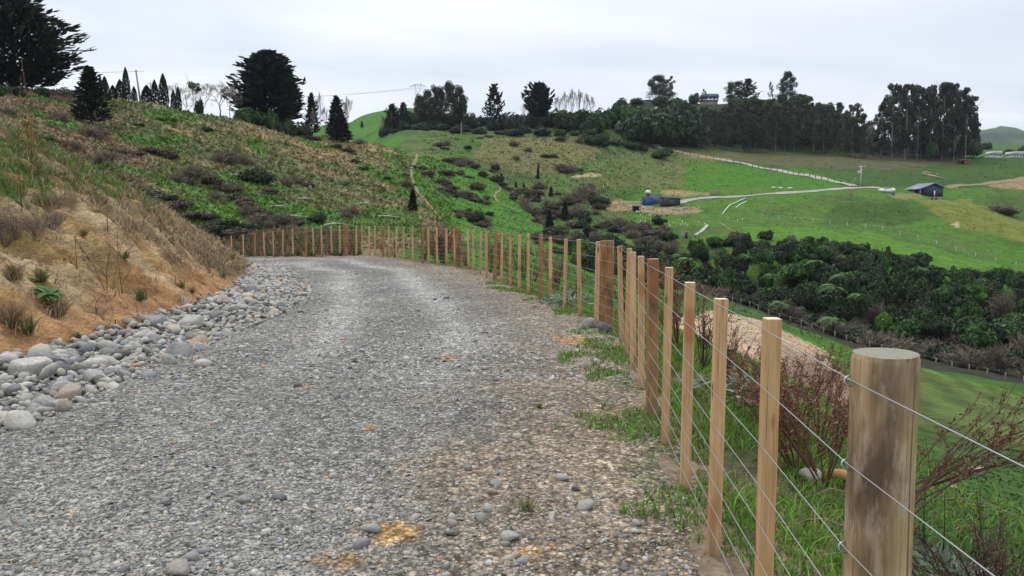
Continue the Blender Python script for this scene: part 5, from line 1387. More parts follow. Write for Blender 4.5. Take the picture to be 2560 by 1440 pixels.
t = empty('water_tank', (x, y, z)); tag(t, 'white domed water tank behind the blue container', 'tank')
m = MB(); m.tube([(0, 0, -.5), (0, 0, 2.6)], [.75, .75], k=14); m.build('stand', M_NAVY, t)
m = MB(); m.tube([(0, 0, 2.62), (0, 0, 3.3), (0, 0, 3.6), (0, 0, 3.7)], [.85, .85, .65, .15], k=14); m.build('tank', M_WHITE, t, True)
x, y, z = ground_at(1592, 531)
t = empty('lean_to', (x, y, z)); tag(t, 'small open fronted lean-to with pale clutter inside', 'shed')
W, H_ = pxw(17, y), pxw(16, y)
for sx in (-1, 1):
    for yy in (0, 1.8): box('post', M_NAVY, t, (sx * W / 2, yy, H_ / 2 - .4), (.12, .12, H_ + .8))
box('back_wall', M_NAVY, t, (0, 1.9, H_ / 2 - .3), (W, .08, H_ + .5)); box('roof', M_ROOFB, t, (0, .9, H_ + .06), (W + .4, 2.5, .1))
box('side_wall', M_NAVY, t, (-W / 2 - .02, .9, H_ / 2 - .3), (.06, 1.9, H_ + .5))
for i, (dx_, sz) in enumerate(((.1, .5), (.75, .35))):
    o = box('storage_box', M_WHITE, None, (x + dx_, y + .5, z + sz / 2 - .05), (sz * 1.5, sz, sz)); tag(o, ('larger' if i == 0 else 'smaller') + ' white box standing inside the lean-to', 'box')
# timber stock yards
x, y, z = ground_at(1788, 487)
t = empty('stock_yard', (x, y, z)); tag(t, 'grey timber stock yard rails beside the driveway', 'yard')
for i in range(6): box('post', M_TIMB, t, (-1.7 + i * .7, (i % 2) * 1.1, .6), (.16, .16, 1.9))
for k in range(3): box('rail', M_TIMB, t, (0, -.12, .35 + .4 * k), (3.9, .06, .18)); 
for k in range(3): box('rail', M_TIMB, t, (.3, 1.25, .35 + .4 * k), (3.4, .06, .18))
for px_, py_, lb in ((1690, 526, 'left'), (1720, 523, 'right')):
    x, y, z = ground_at(px_, py_); t = empty('timber_stack', (x, y, z)); tag(t, f'low stack of building timber on the clay yard, {lb} one', 'timber')
    for i in range(4): box('plank', M_TIMB, t, (random.uniform(-.2, .2), i * .35, .12 + .1 * (i % 2)), (random.uniform(2.2, 3.2), .22, .14), random.uniform(-.1, .1))
# gabled shed on the right
x, y, z = ground_at(2334, 494)
t = empty('gabled_shed', (x, y, z), math.radians(14)); tag(t, 'dark gabled shed with blue-grey roof alone on the grass knoll', 'shed')
W, H_ = pxw(55, y), pxw(25, y); D_ = 6.5; RH = pxw(10, y)
prism('wall', M_NAVY, t, [(-W / 2, .25), (W / 2, .25), (W / 2, H_), (0, H_ + RH), (-W / 2, H_)], 0, D_)
box('foundation', M_TIMB, t, (0, D_ / 2, -.4), (W - .1, D_ - .1, 1.3))
for s in (-1, 1):
    n_ = 'roof'
    m = MB(); e = W / 2 + (1.7 if s < 0 else .45); ze = H_ + RH - RH * e / (W / 2)
    V = [(0, -.35, H_ + RH + .05), (s * e, -.35, ze + .05), (s * e, D_ + .35, ze + .05), (0, D_ + .35, H_ + RH + .05)]
    V = V + [(a, b, c + .12) for a, b, c in V]
    m.add(V, [[0, 1, 2, 3], [4, 5, 6, 7], [0, 1, 5, 4], [1, 2, 6, 5], [2, 3, 7, 6], [3, 0, 4, 7]]); m.build('roof', M_ROOFB, t)
for yy in (.2, 3.0, 6.0): box('porch_post', M_TIMB, t, (-W / 2 - 1.45, yy, H_ * .42 - .3), (.16, .16, H_ * .85 + .6))
box('window', M_WHITE, t, (.2, -.04, H_ * .42), (.45, .06, 1.5)); box('vent', M_GREYC, t, (-W * .3, -.04, H_ * .28), (.8, .06, .16)); box('vent', M_GREYC, t, (W * .3, -.04, H_ * .6), (.8, .06, .16))
box('door', M_GLASS, t, (-W / 2 - .04, 3.0, 1.3), (.06, 1.8, 2.1))
x, y, z = ground_at(2333, 499)
t = empty('timber_trailer', (x, y, z)); tag(t, 'low timber trailer in front of the gabled shed', 'trailer')
box('deck', M_TIMB, t, (0, 0, .55), (1.8, 1.0, .14))
for sx in (-1, 1): m = MB(); m.tube([(sx * .6, -.6, .3), (sx * .6, -.42, .3)], [.3, .3], k=12); m.build('wheel', M_NAVY, t)
box('drawbar', M_TIMB, t, (-1.3, 0, .5), (.9, .1, .1))
x, y, z = ground_at(2215, 481)
t = empty('covered_boat', (x, y, z)); tag(t, 'white covered boat at the end of the driveway', 'boat')
m = MB(); m.tube([(-2.3, 0, .7), (-1.2, 0, .62), (.8, 0, .6), (2.0, 0, .65), (2.5, 0, .7)], [.08, .55, .72, .68, .5], k=10); m.build('hull', M_WHITE, t, True)
box('cover', M_ROOFB, t, (.3, 0, 1.25), (2.4, 1.1, .35), 0, .7)
for sx in (-.6, .9): box('cradle', M_NAVY, t, (sx, 0, .1), (.12, 1.1, .5))
x, y, z = ground_at(2233, 487)
t = empty('tank', (x, y, z)); tag(t, 'upright grey-blue tank right of the covered boat', 'tank')
m = MB(); m.tube([(0, 0, -.2), (0, 0, 1.05), (0, 0, 1.2)], [.5, .5, .35], k=14); m.build('shell', M_GREYC, t, True); m = MB(); m.tube([(0, 0, 1.2), (0, 0, 1.28)], [.2, .2], k=10); m.build('lid', M_GREY, t)
# power pole with transformer, log pile, brown shelter, leaning pole
x, y, z = ground_at(2151, 464)
t = empty('power_pole', (x, y, z)); tag(t, 'pale concrete power pole with transformer at the driveway junction', 'power pole'); hp = pxw(48, y)
m = MB(); m.tube([(0, 0, -.5), (0, 0, hp)], [.26, .18], k=8); m.build('pole', M_GREY, t)
box('crossarm', M_GREY, t, (.2, 0, hp - .25), (2.2, .16, .16)); box('crossarm', M_GREY, t, (.3, 0, hp - 1.0), (1.5, .14, .14)); box('transformer', M_GREY, t, (-.55, -.2, hp - 2.0), (.85, .6, 1.0)); box('bracket', M_GREY, t, (.35, 0, hp - 2.1), (1.0, .12, .12))
for i in range(3): box('insulator', M_WHITE, t, (-.7 + i * .9, 0, hp - .05), (.12, .12, .25))
x, y, z = ground_at(2129, 461); m = MB(); m.tube([(0, 0, -.2), (1.4, 0, 2.2)], [.12, .1], (.3, .27, .2), 6); tag(m.build('leaning_pole', M_BARK, None, loc=(x, y, z)), 'pale leaning timber pole left of the power pole', 'pole')
for i, (px_, py_, dx_, L, a) in enumerate(((2325, 440, 0, 5.2, -.34), (2340, 444, .3, 5.4, -.30), (2318, 434, 0, 3.0, -.5), (2345, 440, 0, 2.2, .5))):
    x, y, z = ground_at(px_, py_); m = MB(); m.tube([(-L / 2, 0, .3), (0, .1, .38), (L / 2, 0, .3)], [.3, .27, .22], (.36, .28, .21), 8)
    tag(m.build('felled_log', M_BARK, None, loc=(x, y, z), rot=(0, .22, a)), 'pale felled log on the field above the gabled shed, ' + ('leftmost', 'second from left', 'third from left', 'rightmost')[[1, 2, 0, 3][i]], 'log', 'felled logs above the gabled shed')
x, y, z = ground_at(2412, 411); t = empty('field_shelter', (x, y, z), .15); tag(t, 'small red-brown field shelter on the right hand field', 'shelter'); W = pxw(26, y)
box('back_wall', M_BROWN, t, (0, 2.0, .8), (W, .1, 2.0)); box('side_wall', M_BROWN, t, (W / 2, 1, .8), (.1, 2.0, 2.0)); box('front_panel', M_BROWN, t, (W * .2, 0, .7), (W * .55, .08, 1.8)); box('roof', M_TIMB, t, (0, 1, 1.88), (W + .3, 2.5, .12)); box('post', M_BROWN, t, (-W / 2, 0, .8), (.14, .14, 2.0))
# outhouse
x, y, z = ground_at(1715, 596); t = empty('outhouse', (x, y, z), .1); tag(t, 'small grey timber outhouse at the top edge of the gully bush', 'outhouse'); W, H_ = pxw(13, y), pxw(17, y)
box('wall', M_TIMB, t, (0, W / 2, H_ / 2 - .2), (W, W, H_ + .4)); dr = box('door', M_NAVY, t, (.08, -.03, H_ * .45), (W * .5, .05, H_ * .82)); box('handle', M_WHITE, dr, (.3, -.07, H_ * .45), (.06, .05, .12)); box('roof', M_GREY, t, (0, W / 2, H_ + .05), (W + .2, W + .25, .09))
# house on the hill top, houses far right
for px_, d, base, w, lb in ((1776, 462, 252, 40, 'pale house with long verandah on the far hill top'), (2494, 405, 395, 20, 'small pale house roof left of the far right pair'), (2548, 400, 396, 30, 'long white roofed house at the far right edge')):
    u_, t_ = ray(px_, base); x, z = float(u_) * d, CAMZ + float(t_) * d; W = pxw(w, d)
    gz = float(height(np.array([x]), np.array([d]), False)[0]); z = max(z, gz)
    t = empty('house', (x, d, z), .08); tag(t, lb, 'house'); H_ = pxw(9, d)
    box('wall', M_GLASS if d > 450 else M_WHITE, t, (0, 3, H_ / 2), (W, 6, H_)); box('foundation', M_TIMB, t, (0, 3, -3), (W * .95, 5.6, 5.99))
    prism('roof', M_ROOFB if d > 450 else M_GREY, t, [(-W / 2 - .4, H_), (W / 2 + .4, H_), (W / 2 - .3, H_ + pxw(8, d)), (-W / 2 + .3, H_ + pxw(8, d))], -.6, 6.6)
    for i in range(4): box('window', M_WHITE if d > 450 else M_GLASS, t, (-W * .36 + W * .24 * i, -.05, H_ * .5), (W * .12, .08, H_ * .55))
    box('verandah_rail', M_WHITE, t, (0, -.9, .45), (W, .1, .5)) 
# sheep
def sheep_mesh():
    m = MB(); c = (.62, .58, .48)
    m.tube([(-.55, 0, .62), (-.45, 0, .64), (-.1, 0, .66), (.3, 0, .68), (.5, 0, .7), (.62, 0, .78)], [.12, .25, .30, .29, .22, .12], c, 10)
    m.tube([(.52, 0, .74), (.68, 0, .88), (.82, 0, .90), (.95, 0, .82)], [.15, .12, .10, .06], c, 8)
    for sx in (-.38, .36):
        for sy in (-.13, .13): m.tube([(sx, sy, .5), (sx + .02, sy, .25), (sx, sy, 0)], [.075, .05, .04], (.25, .22, .18), 6)
    for sy in (-1, 1): m.tube([(.74, sy * .08, .95), (.70, sy * .2, .93)], [.04, .015], c, 5)
    m.tube([(-.52, 0, .62), (-.62, 0, .45)], [.06, .03], c, 5)
    return m.mesh('sheep', M_BARK, True)
sm_ = sheep_mesh()
for i, (px_, py_, rz) in enumerate(((1933, 474, .3), (1952, 475, 2.6), (1974, 476, .1))):
    x, y, z = ground_at(px_, py_); tag(obj('sheep', sm_, None, (x, y, z), (0, 0, rz), 1.0), ('leftmost', 'middle', 'rightmost')[i] + ' of three white sheep grazing above the driveway', 'sheep', 'sheep above the driveway')
# white pipe and plant guards
for nm, P_ in (('upper long', [(1806, 537), (1815, 525), (1825, 514), (1840, 508), (1852, 502), (1862, 498)]), ('short lower', [(1840, 521), (1850, 513), (1866, 505)])):
    Q = np.array([ground_at(*p) for p in P_]); Q[:, 2] += .25; m = MB(); m.tube(Q, .12, (.72, .74, .68), 5); tag(m.build('white_pipe', M_BARK), f'{nm} white pipe lying down the field by the long shed', 'pipe', 'white pipes in the field')
m = MB(); m.box((0, 0, .22), (.13, .13, .5), (.72, .76, .66)); gm = m.mesh('plant_guard', M_BARK)
for i in range(0, 64, 2):
    px_, py_ = (random.uniform(1596, 1645), random.uniform(538, 560)) if i < 26 else (random.uniform(1645, 1765), random.uniform(548, 572)) if i < 50 else (random.uniform(1498, 1530), random.uniform(462, 474)) if i < 58 else (random.uniform(1815, 1860), random.uniform(546, 556))
    x, y, z = ground_at(px_, py_); REG.append((obj('plant_guard', gm, None, (x, y, z), (random.gauss(0, .1), random.gauss(0, .1), 0)), px_, 'tiny white plant guard', 'below the lean-to' if i < 26 else 'above the outhouse' if i < 50 else 'on the knoll left of the blue container' if i < 58 else 'right of the concrete path', 'plant guard', 'white plant guards on the slope'))
# pylon and lines
D0 = 760.0
def pp(px_, py_, d=D0): u_, t_ = ray(px_, py_); return np.array([float(u_) * d, d, CAMZ + float(t_) * d])
t = empty('pylon', (0, 0, 0)); tag(t, 'grey lattice transmission pylon behind the gum clump', 'pylon')
def strut(name, pairs, r0=.17):
    m = MB()
    for a, b in pairs: m.tube([pp(*a) + np.array([0, a[2] if len(a) > 2 else 0, 0]) if len(a) == 2 else pp(a[0], a[1]), pp(b[0], b[1])], r0, (.34, .35, .37), 4)
    m.build(name, M_BARK, t)
strut('upper_arm', [((1024, 216), (1036, 213)), ((1036, 213), (1053, 212)), ((1053, 212), (1065, 216)), ((1024, 216), (1036, 215)), ((1036, 215), (1053, 215)), ((1053, 215), (1065, 216))])
strut('earth_wire_arm', [((1034, 211), (1055, 210)), ((1034, 211), (1038, 214)), ((1055, 210), (1051, 214))])
strut('leg_frame', [((1036, 215), (1039, 230)), ((1039, 230), (1037, 300)), ((1053, 215), (1050, 230)), ((1050, 230), (1052, 300)), ((1038, 215), (1044, 236)), ((1051, 215), (1045, 236)), ((1040, 236), (1049, 236)), ((1039, 236), (1047, 250)), ((1050, 236), (1042, 250)), ((1038, 250), (1051, 250)), ((1038, 250), (1051, 272)), ((1051, 250), (1038, 272))])
strut('insulator', [((1029, 216), (1029, 221)), ((1044, 216), (1044, 220)), ((1060, 216), (1060, 221))], .14)
for i, (px_, lb) in enumerate(((1029, 'lower'), (1060, 'upper'))):
    m = MB(); a = pp(px_, 220); b = pp(560, 246, 900) if i == 0 else pp(560, 243, 930); P_ = [a + (b - a) * s - np.array([0, 0, 14 * s * (1 - s)]) for s in np.linspace(0, 1, 14)]
    m.tube(P_, .10, (.28, .28, .30), 4); tag(m.build('power_line', M_BARK), f'{lb} thin power line running left from the pylon', 'power line', 'transmission lines')
x, y, z = on_ground(359, 156); t = empty('power_pole', (x, y, z), 0); tag(t, 'tall slightly leaning timber pole on the left skyline', 'power pole'); hp = hgt_for((x, y, z), 177)
m = MB(); m.tube([(.7, 0, -.5), (0, 0, hp)], [.20, .16], (.30, .27, .24), 8); m.build('pole', M_BARK, t); box('cap', M_TIMB, t, (0, 0, hp + .06), (.3, .3, .12))
x, y, z = on_ground(393, 170); t = empty('power_pole', (x, y, z)); tag(t, 'thin timber pole right of the tall skyline pole', 'power pole'); hp = hgt_for((x, y, z), 205)
m = MB(); m.tube([(0, 0, -.5), (0, 0, hp)], [.14, .11], (.30, .28, .26), 6); m.build('pole', M_BARK, t); box('crossarm', M_TIMB, t, (0, 0, hp - .4), (1.2, .1, .1))
m = MB(); a = pp(359, 178, 156); b = pp(150, 178, 150); m.tube([a, (a + b) / 2 - np.array([0, 0, .25]), b], .03, (.2, .2, .2), 4); tag(m.build('power_line', M_BARK), 'thin wire from the tall skyline pole to the corner cypress', 'power line')
x, y, z = ground_at(287, 243); t = empty('rail_fence', (x, y, z)); tag(t, 'short grey timber rail fence beside the pointed conifer', 'rail fence'); W = pxw(44, y)
for i in range(4): box('post', M_TIMB, t, (-W / 2 + W * i / 3, 0, .5), (.16, .16, 1.6))
for k in range(2): box('rail', M_TIMB, t, (0, -.11, .45 + .65 * k), (W + .1, .06, .16))
x, y, z = ground_at(669, 303); t = empty('marker_sign', (x, y, z)); tag(t, 'tiny orange marker on a stake by the crest fence', 'marker'); box('stake', M_TIMB, t, (0, 0, .4), (.08, .08, 1.2)); box('plate', M_ORNG, t, (0, -.07, .9), (.55, .05, .5))
# stumps and fallen branches on the cleared hillside
stm = []
for i in range(3):
    mb, _ = trunk_mesh(700 + i, .35, .17, (.30, .25, .20), .05, 8, .85); stm.append(mb.mesh('tree_stump', M_BARK))
for i, (px_, py_) in enumerate([(395, 275), (432, 272), (306, 270), (345, 268), (500, 312), (428, 338), (485, 328), (560, 330), (610, 330), (672, 330), (434, 368), (590, 395), (655, 365), (705, 345), (486, 340), (520, 395), (470, 405), (380, 345), (262, 330), (305, 333), (640, 400), (690, 410), (760, 400), (820, 430), (860, 480), (775, 470), (540, 360), (455, 300), (350, 300), (730, 372)]):
    x, y, z = ground_at(px_, py_); REG.append((obj('tree_stump', stm[i % 3], None, (x, y, z - .1), (random.gauss(0, .15), random.gauss(0, .15), i), random.uniform(.8, 1.5)), px_, 'small pale tree stump', 'on the upper left hillside' if py_ < 335 else 'halfway down the left hillside', 'stump', 'tree stumps on the cleared hillside'))
for i, (px_, py_, L, a) in enumerate([(720, 545, 4.5, -.5), (690, 520, 4, -.6), (840, 565, 3.5, 1.2), (580, 440, 4, -.4), (960, 545, 4, -.5), (750, 500, 5, -.7), (1380, 455, 5, -.9), (905, 512, 3, -.3)]):
    x, y, z = ground_at(px_, py_); m = MB(); m.tube([(-L / 2, 0, .1), (0, .2, .22), (L / 2, 0, .12)], [.10, .08, .04], (.42, .38, .33), 5); m.tube([(0, .2, .22), (L * .2, .9, .4)], [.05, .02], (.42, .38, .33), 4)
    REG.append((m.build('fallen_branch', M_BARK, None, loc=(x, y, z), rot=(0, 0, a)), px_, 'pale fallen branch', 'on the cleared slope behind the fence', 'branch', 'fallen branches'))
# far blue hills
xs_ = np.linspace(1150, 5200, 140); ys2 = np.linspace(2300, 3600, 24); Xh, Yh = np.meshgrid(xs_, ys2)
pxh = CX + F * Xh / Yh
rid = np.interp(pxh, [2000, 2300, 2420, 2450, 2485, 2520, 2545, 2600, 2800, 3400, 4200], [352, 340, 328, 322, 313, 319, 328, 322, 318, 330, 345])
Zh = (CAMZ + ray(1280, rid)[1] * Yh) * np.clip(1 - np.abs(Yh - 2900) / 760, 0, 1) ** .8 + 22 * fbm(Xh / 160, Yh / 160, 201, 4)
idh = np.arange(Xh.size).reshape(Xh.shape)
ch = mixc(np.tile(C3((.06, .10, .03)), Xh.shape + (1,)), C3((.02, .035, .02)), sstep(0.0, .25, fbm(Xh / 90, Yh / 90, 205, 4)))
tag(obj('far_hills', mesh_np('far_hills', np.stack([Xh, Yh, Zh], -1), np.stack([idh[:-1, :-1], idh[:-1, 1:], idh[1:, 1:], idh[1:, :-1]], -1).reshape(-1, 4), ch.reshape(-1, 3), M_LAND, True)), 'distant blue hills at the right edge', kind='structure')
# ------------------------------------------------------------------ grass and weeds close by
def blades(mb, P, H, W, lean, col, r):
    n = len(P); a = r.uniform(0, 6.28, n); o = np.c_[np.cos(a), np.sin(a), 0 * a] * W[:, None] * .5
    d = np.c_[r.normal(0, 1, (n, 2)) * lean[:, None], 0 * a]
    m1 = P + d * .35 + np.c_[0 * a, 0 * a, H * .6]; tip = P + d * 1.1 + np.c_[0 * a, 0 * a, H * r.uniform(.75, 1.0, n)]
    V = np.stack([P - o, P + o, m1 + o * .8, m1 - o * .8, tip], 1).reshape(-1, 3); i = np.arange(n)[:, None] * 5
    mb.add(V, np.vstack([i + [0, 1, 2], i + [0, 2, 3], i + [3, 2, 4]]), np.repeat(col, 5, 0))
r3 = np.random.default_rng(99)
def vz(x, y): return height(x, y, False)
n = 110000
y = 1.0 + 17 * r3.random(n) ** 1.8; fx = np.interp(y, [f[1] for f in FENCE[:30]], [f[0] for f in FENCE[:30]])
x = fx + np.where(r3.random(n) < .75, r3.uniform(-.75, 1.8, n), r3.uniform(1.8, 3.2, n))
e, _ = road_e(x, y)
g = fbm(x * 1.1, y * 1.1, 301, 3); g2 = fbm(x * 4, y * 4, 305, 2)
keep = np.where(e < .12, (g + .6 * g2 > .17 + .55 * np.clip(-e - .05, 0, 1)) & (e > -.75), (g2 * .7 + g * .5 > -.34) & (r3.random(n) < sstep(3.2, 1.6, e)))
keep &= ~((y < 3.6) & (e < .05) & (r3.random(n) < .8))
x, y, e, g = x[keep], y[keep], e[keep], g[keep]; n = len(x)
z = np.where(e < .28, np.maximum(road_surf(x, y), vz(x, y)), vz(x, y)) - .005
H = np.where(e < .15, r3.uniform(.025, .07, n), r3.uniform(.04, .115, n) * (1 + .6 * np.clip(g, -.4, .6)) * np.where(e > 1.6, .75, 1))
colv = np.where(r3.random(n)[:, None] < .80, C3((.125, .255, .035)) * r3.uniform(.5, 1.35, (n, 1)), C3((.24, .20, .09)) * r3.uniform(.5, 1.2, (n, 1)))
mb = MB(); blades(mb, np.c_[x, y, z], H, r3.uniform(.004, .008, n) * (1 + .10 * y), H * .55, colv, r3)
tag(mb.build('verge_grass', M_GRASS, land), kind='stuff')
# grass on the near paddock and below the bend
n = 15000
px = r3.uniform(1050, 2620, n); py = 560 + 880 * r3.random(n) ** 1.1
x, y, z, ok_ = ground_at_many(px, py); e, _ = road_e(x, y)
m = ok_ & (e > 1.2) & (y < 125)
cc = land_colour(x, y, z); q = r3.random(n)[:, None]; cc = np.where(q < .6, cc * 1.1, np.where(q < .8, cc * .75 + TAN * .2, cc * .9))
m &= ~((px > 2150) & (py < 1150) & (py > 880))
m &= ~inpoly(px, py, [(1690, 770), (1780, 765), (1900, 790), (2080, 880), (2150, 960), (2150, 1060), (1980, 1050), (1800, 980), (1690, 920)])
tufts('paddock_grass', px[m], py[m], np.clip(y[m] * r3.uniform(.0018, .004, m.sum()), .02, .3), cc[m], land, r3, 3, .9, M_GRASS)
# withered straw on the spoil heap below the fence
n = 5000
px = r3.uniform(1690, 2150, n); py = r3.uniform(770, 1060, n); x, y, z, ok_ = ground_at_many(px, py); e, _ = road_e(x, y)
m = ok_ & (e > 2.0) & (y < 60) & (y > 8) & inpoly(px, py, [(1690, 780), (1780, 770), (1900, 800), (2080, 885), (2150, 970), (2150, 1060), (1980, 1050), (1800, 980), (1690, 920)])
cc = np.where(r3.random((n, 1)) < .7, C3((.40, .29, .19)), C3((.27, .185, .125))) * r3.uniform(.65, 1.2, (n, 1)); tufts('spoil_straw', px[m], py[m], y[m] * r3.uniform(.002, .0045, m.sum()), cc[m], land, r3, 2, .35, M_GRASS)
# dry grass behind the far fence
n = 3200
px = r3.uniform(480, 900, n); py = r3.uniform(585, 645, n); x, y, z, ok_ = ground_at_many(px, py); e, _ = road_e(x, y); m = ok_ & (e > .1) & (y < 62)
cc = np.where(r3.random((n, 1)) < .65, C3((.24, .165, .095)), C3((.12, .14, .05))) * r3.uniform(.5, 1.2, (n, 1)); tufts('dry_grass', px[m], py[m], r3.uniform(.15, .4, m.sum()), cc[m], land, r3, 3, 1.3, M_GRASS)
# tufts on the clay bank, thick on top and thin on the bare face
n = 52000
bx = r3.uniform(-17, -5.2, n); by = r3.uniform(5, 31, n); b, a_ = toe_b(bx, by); bz = bank_z(bx, by); bkx, bky = proj(bx, by, bz)
n3 = fbm(bx * 4, by * 4, 129, 3); n1 = fbm(bx * .8, by * .8, 121, 4)
top = inpoly(bkx + 60 * n3, bky + 60 * n1, [(-300, 640), (60, 570), (140, 575), (200, 490), (290, 590), (420, 640), (640, 700), (700, 640), (480, 540), (200, 280), (-300, 150)])
dens = np.where(top, .9 * sstep(-.25, .1, n3 + .4 * n1), .10 * (n3 > .12)) * (b > .05)
m = r3.random(n) < dens
bx, by, bz, b = bx[m], by[m], bz[m], b[m]; n = len(bx); green = inpoly(bkx[m] + 80 * n3[m], bky[m] + 60 * n1[m], [(-300, 560), (60, 530), (180, 470), (330, 500), (430, 510), (200, 360), (-300, 200)])
mb = MB()
for k in range(4):
    q = r3.random(n)[:, None]
    cc = np.where(green[:, None] & (q < .6), C3((.10, .19, .035)), np.where(q < .85, C3((.34, .265, .15)), C3((.13, .095, .06)))) * r3.uniform(.5, 1.25, (n, 1))
    Pk = np.c_[bx + r3.normal(0, .05, n), by + r3.normal(0, .05, n), bz - .01]; Hk = r3.uniform(.05, .22, n)
    blades(mb, Pk, Hk, r3.uniform(.008, .02, n) * (.7 + .04 * by), Hk * .8, cc, r3)
tag(mb.build('bank_grass', M_GRASS, bank), kind='stuff')
def tussock(seed, n=70, col=(.10, .16, .04), col2=(.25, .19, .11), f2=.4):
    r = np.random.default_rng(seed); mb = MB(); P = np.c_[r.normal(0, .12, (n, 2)), np.zeros(n)]
    cc = np.where(r.random((n, 1)) < f2, np.array(col2), np.array(col)) * r.uniform(.6, 1.3, (n, 1))
    blades(mb, P, r.uniform(.5, 1.0, n), r.uniform(.03, .06, n), r.uniform(.25, .7, n), cc, r); return mb.mesh('grass_tussock', M_GRASS)
def rosette(seed, n=16, col=(.055, .16, .035), L=1.0, w=.34, up=.55):
    r = np.random.default_rng(seed); mb = MB()
    for i in range(n):
        az = i * 2.4 + r.normal(0, .2); el = r.uniform(.15, 1.0) * up; l = L * r.uniform(.6, 1.05); V = []
        dr = np.array([math.cos(az), math.sin(az), 0]); sd_ = np.array([-math.sin(az), math.cos(az), 0])
        for s in np.linspace(0, 1, 6):
            p = dr * l * s + np.array([0, 0, l * (el * 1.6 * s - el * 1.3 * s * s) + .05]); ww = w * l * math.sin(math.pi * min(1, .08 + .9 * s)) * .5
            V += [p - sd_ * ww + np.array([0, 0, .2 * ww]), p - np.array([0, 0, .05 * ww]), p + sd_ * ww + np.array([0, 0, .2 * ww])]
        Fc = []
        for j in range(5):
            for q in (0, 1): Fc.append([j * 3 + q, j * 3 + q + 1, j * 3 + q + 4, j * 3 + q + 3])
        mb.add(V, Fc, np.array(col) * r.uniform(.7, 1.3))
    return mb.mesh('rosette', M_GRASS, True)
def weed(seed, stems=7, col=(.14, .075, .045), lean=(0, 0), seeds=40, leafs=0.045, spread=.3, green=None, thick=.007):
    """unit-height dead weed: arching stems with side sprigs crowded with small dry leaves"""
    r = np.random.default_rng(seed); mb = MB(); P, D = [], []
    for i in range(stems):
        az = r.uniform(0, 6.28); d = np.array([math.cos(az) * spread * r.random() + lean[0], math.sin(az) * spread * r.random() + lean[1], 1.0]); l = r.uniform(.65, 1.0)
        pts = np.array([d * l * s + np.array([lean[0], lean[1], -.3 * (abs(lean[0]) + abs(lean[1]))]) * l * s * s * .5 for s in np.linspace(0, 1, 6)])
        mb.tube(pts, np.linspace(thick, thick * .35, 6), np.array(col) * .7, 4, False)
        for k in range(9):
            s = r.uniform(.35, 1); p = pts[0] + (pts[-1] - pts[0]) * s; j = min(int(s * 5), 4); p = pts[j] + (pts[j + 1] - pts[j]) * (s * 5 - j) if j < 5 else pts[-1]
            q = unit(d + r.normal(0, .55, 3)) * r.uniform(.12, .30) * l
            mb.tube([p, p + q], [thick * .4, thick * .2], np.array(col) * .7, 3, False)
            for _ in range(seeds // 9 + 1):
                P.append(p + q * r.uniform(.15, 1.05) + r.normal(0, .012, 3)); D.append(unit(q) + r.normal(0, .7, 3))
    P, D = np.array(P), np.array(D)
    cc = np.array(col)[None] * r.uniform(.5, 1.7, (len(P), 1))
    if green is not None: cc = np.where(r.random((len(P), 1)) < .5, np.array(green)[None] * r.uniform(.6, 1.3, (len(P), 1)), cc)
    leaves(mb, P, r.normal(size=P.shape), leafs, cc, r, .4, D); return mb.mesh('weed', M_LEAF)
def bank_pt(px_, py_):
    # walk the sight line until it meets the bank face
    u_, t_ = ray(px_, py_); d = np.linspace(4, 45, 1600); zb = bank_z(u_ * d, d); b = toe_b(u_ * d, d)[0]
    hit = np.where((zb >= CAMZ + t_ * d) & (b > -.1))[0]; i = hit[0] if len(hit) else 800
    return float(u_ * d[i]), float(d[i]), float(zb[i])
TS = [tussock(800 + i) for i in range(3)]; TD = [tussock(810 + i, 80, (.20, .16, .09), (.27, .21, .13), .6) for i in range(2)]
for px_, py_, s, k, lb in ((350, 752, .22, TS[0], 'green grass tussock on the clay bank above the stone drain'), (30, 822, .30, TD[0], 'large withered tussock at the left edge of the clay bank'), (70, 835, .22, TS[1], 'green and straw tussock beside the large withered one'), (150, 790, .24, TD[1], 'straw coloured tussock below the green leafy weed'), (35, 700, .24, TD[0], 'dry brown tussock high at the left edge'), (105, 706, .20, TS[2], 'dark green tussock just above the leafy weed'), (260, 835, .14, TS[0], 'small grass tuft among the upper drain stones'), (480, 735, .12, TS[1], 'tiny grass tuft near the right end of the bare clay'), (455, 722, .14, TS[2], 'grass tuft on the lower clay bank'), (560, 695, .16, TS[0], 'green tuft at the toe of the clay nose'), (580, 650, .18, TS[1], 'bright tuft on the very nose of the bank'), (130, 775, .18, TD[1], 'withered tuft left of the leafy weed'), (315, 655, .14, TS[2], 'small green tuft in the middle of the clay face'), (210, 595, .14, TS[0], 'small dark tuft on the cream clay'), (140, 560, .2, TD[0], 'brown tuft on the upper cream clay'), (195, 855, .12, TS[1], 'short grass tuft at the top of the stones')):
    x, y, z = bank_pt(px_, py_); tag(obj('grass_tussock', k, None, (x, y, z), (0, 0, px_), s * 1.35), lb, 'grass tussock', 'tussocks on the clay bank')
x, y, z = bank_pt(122, 752); tag(obj('leafy_weed', rosette(821, 20), None, (x, y, z), (.1, .3, 0), .27), 'bright green leafy dock plant on the clay bank', 'weed')
x, y, z = bank_pt(95, 712); tag(obj('leafy_weed', rosette(822, 14, (.05, .13, .035), 1, .22), None, (x, y, z), (.1, .3, 0), .18), 'smaller dark green weed above the dock plant', 'weed')
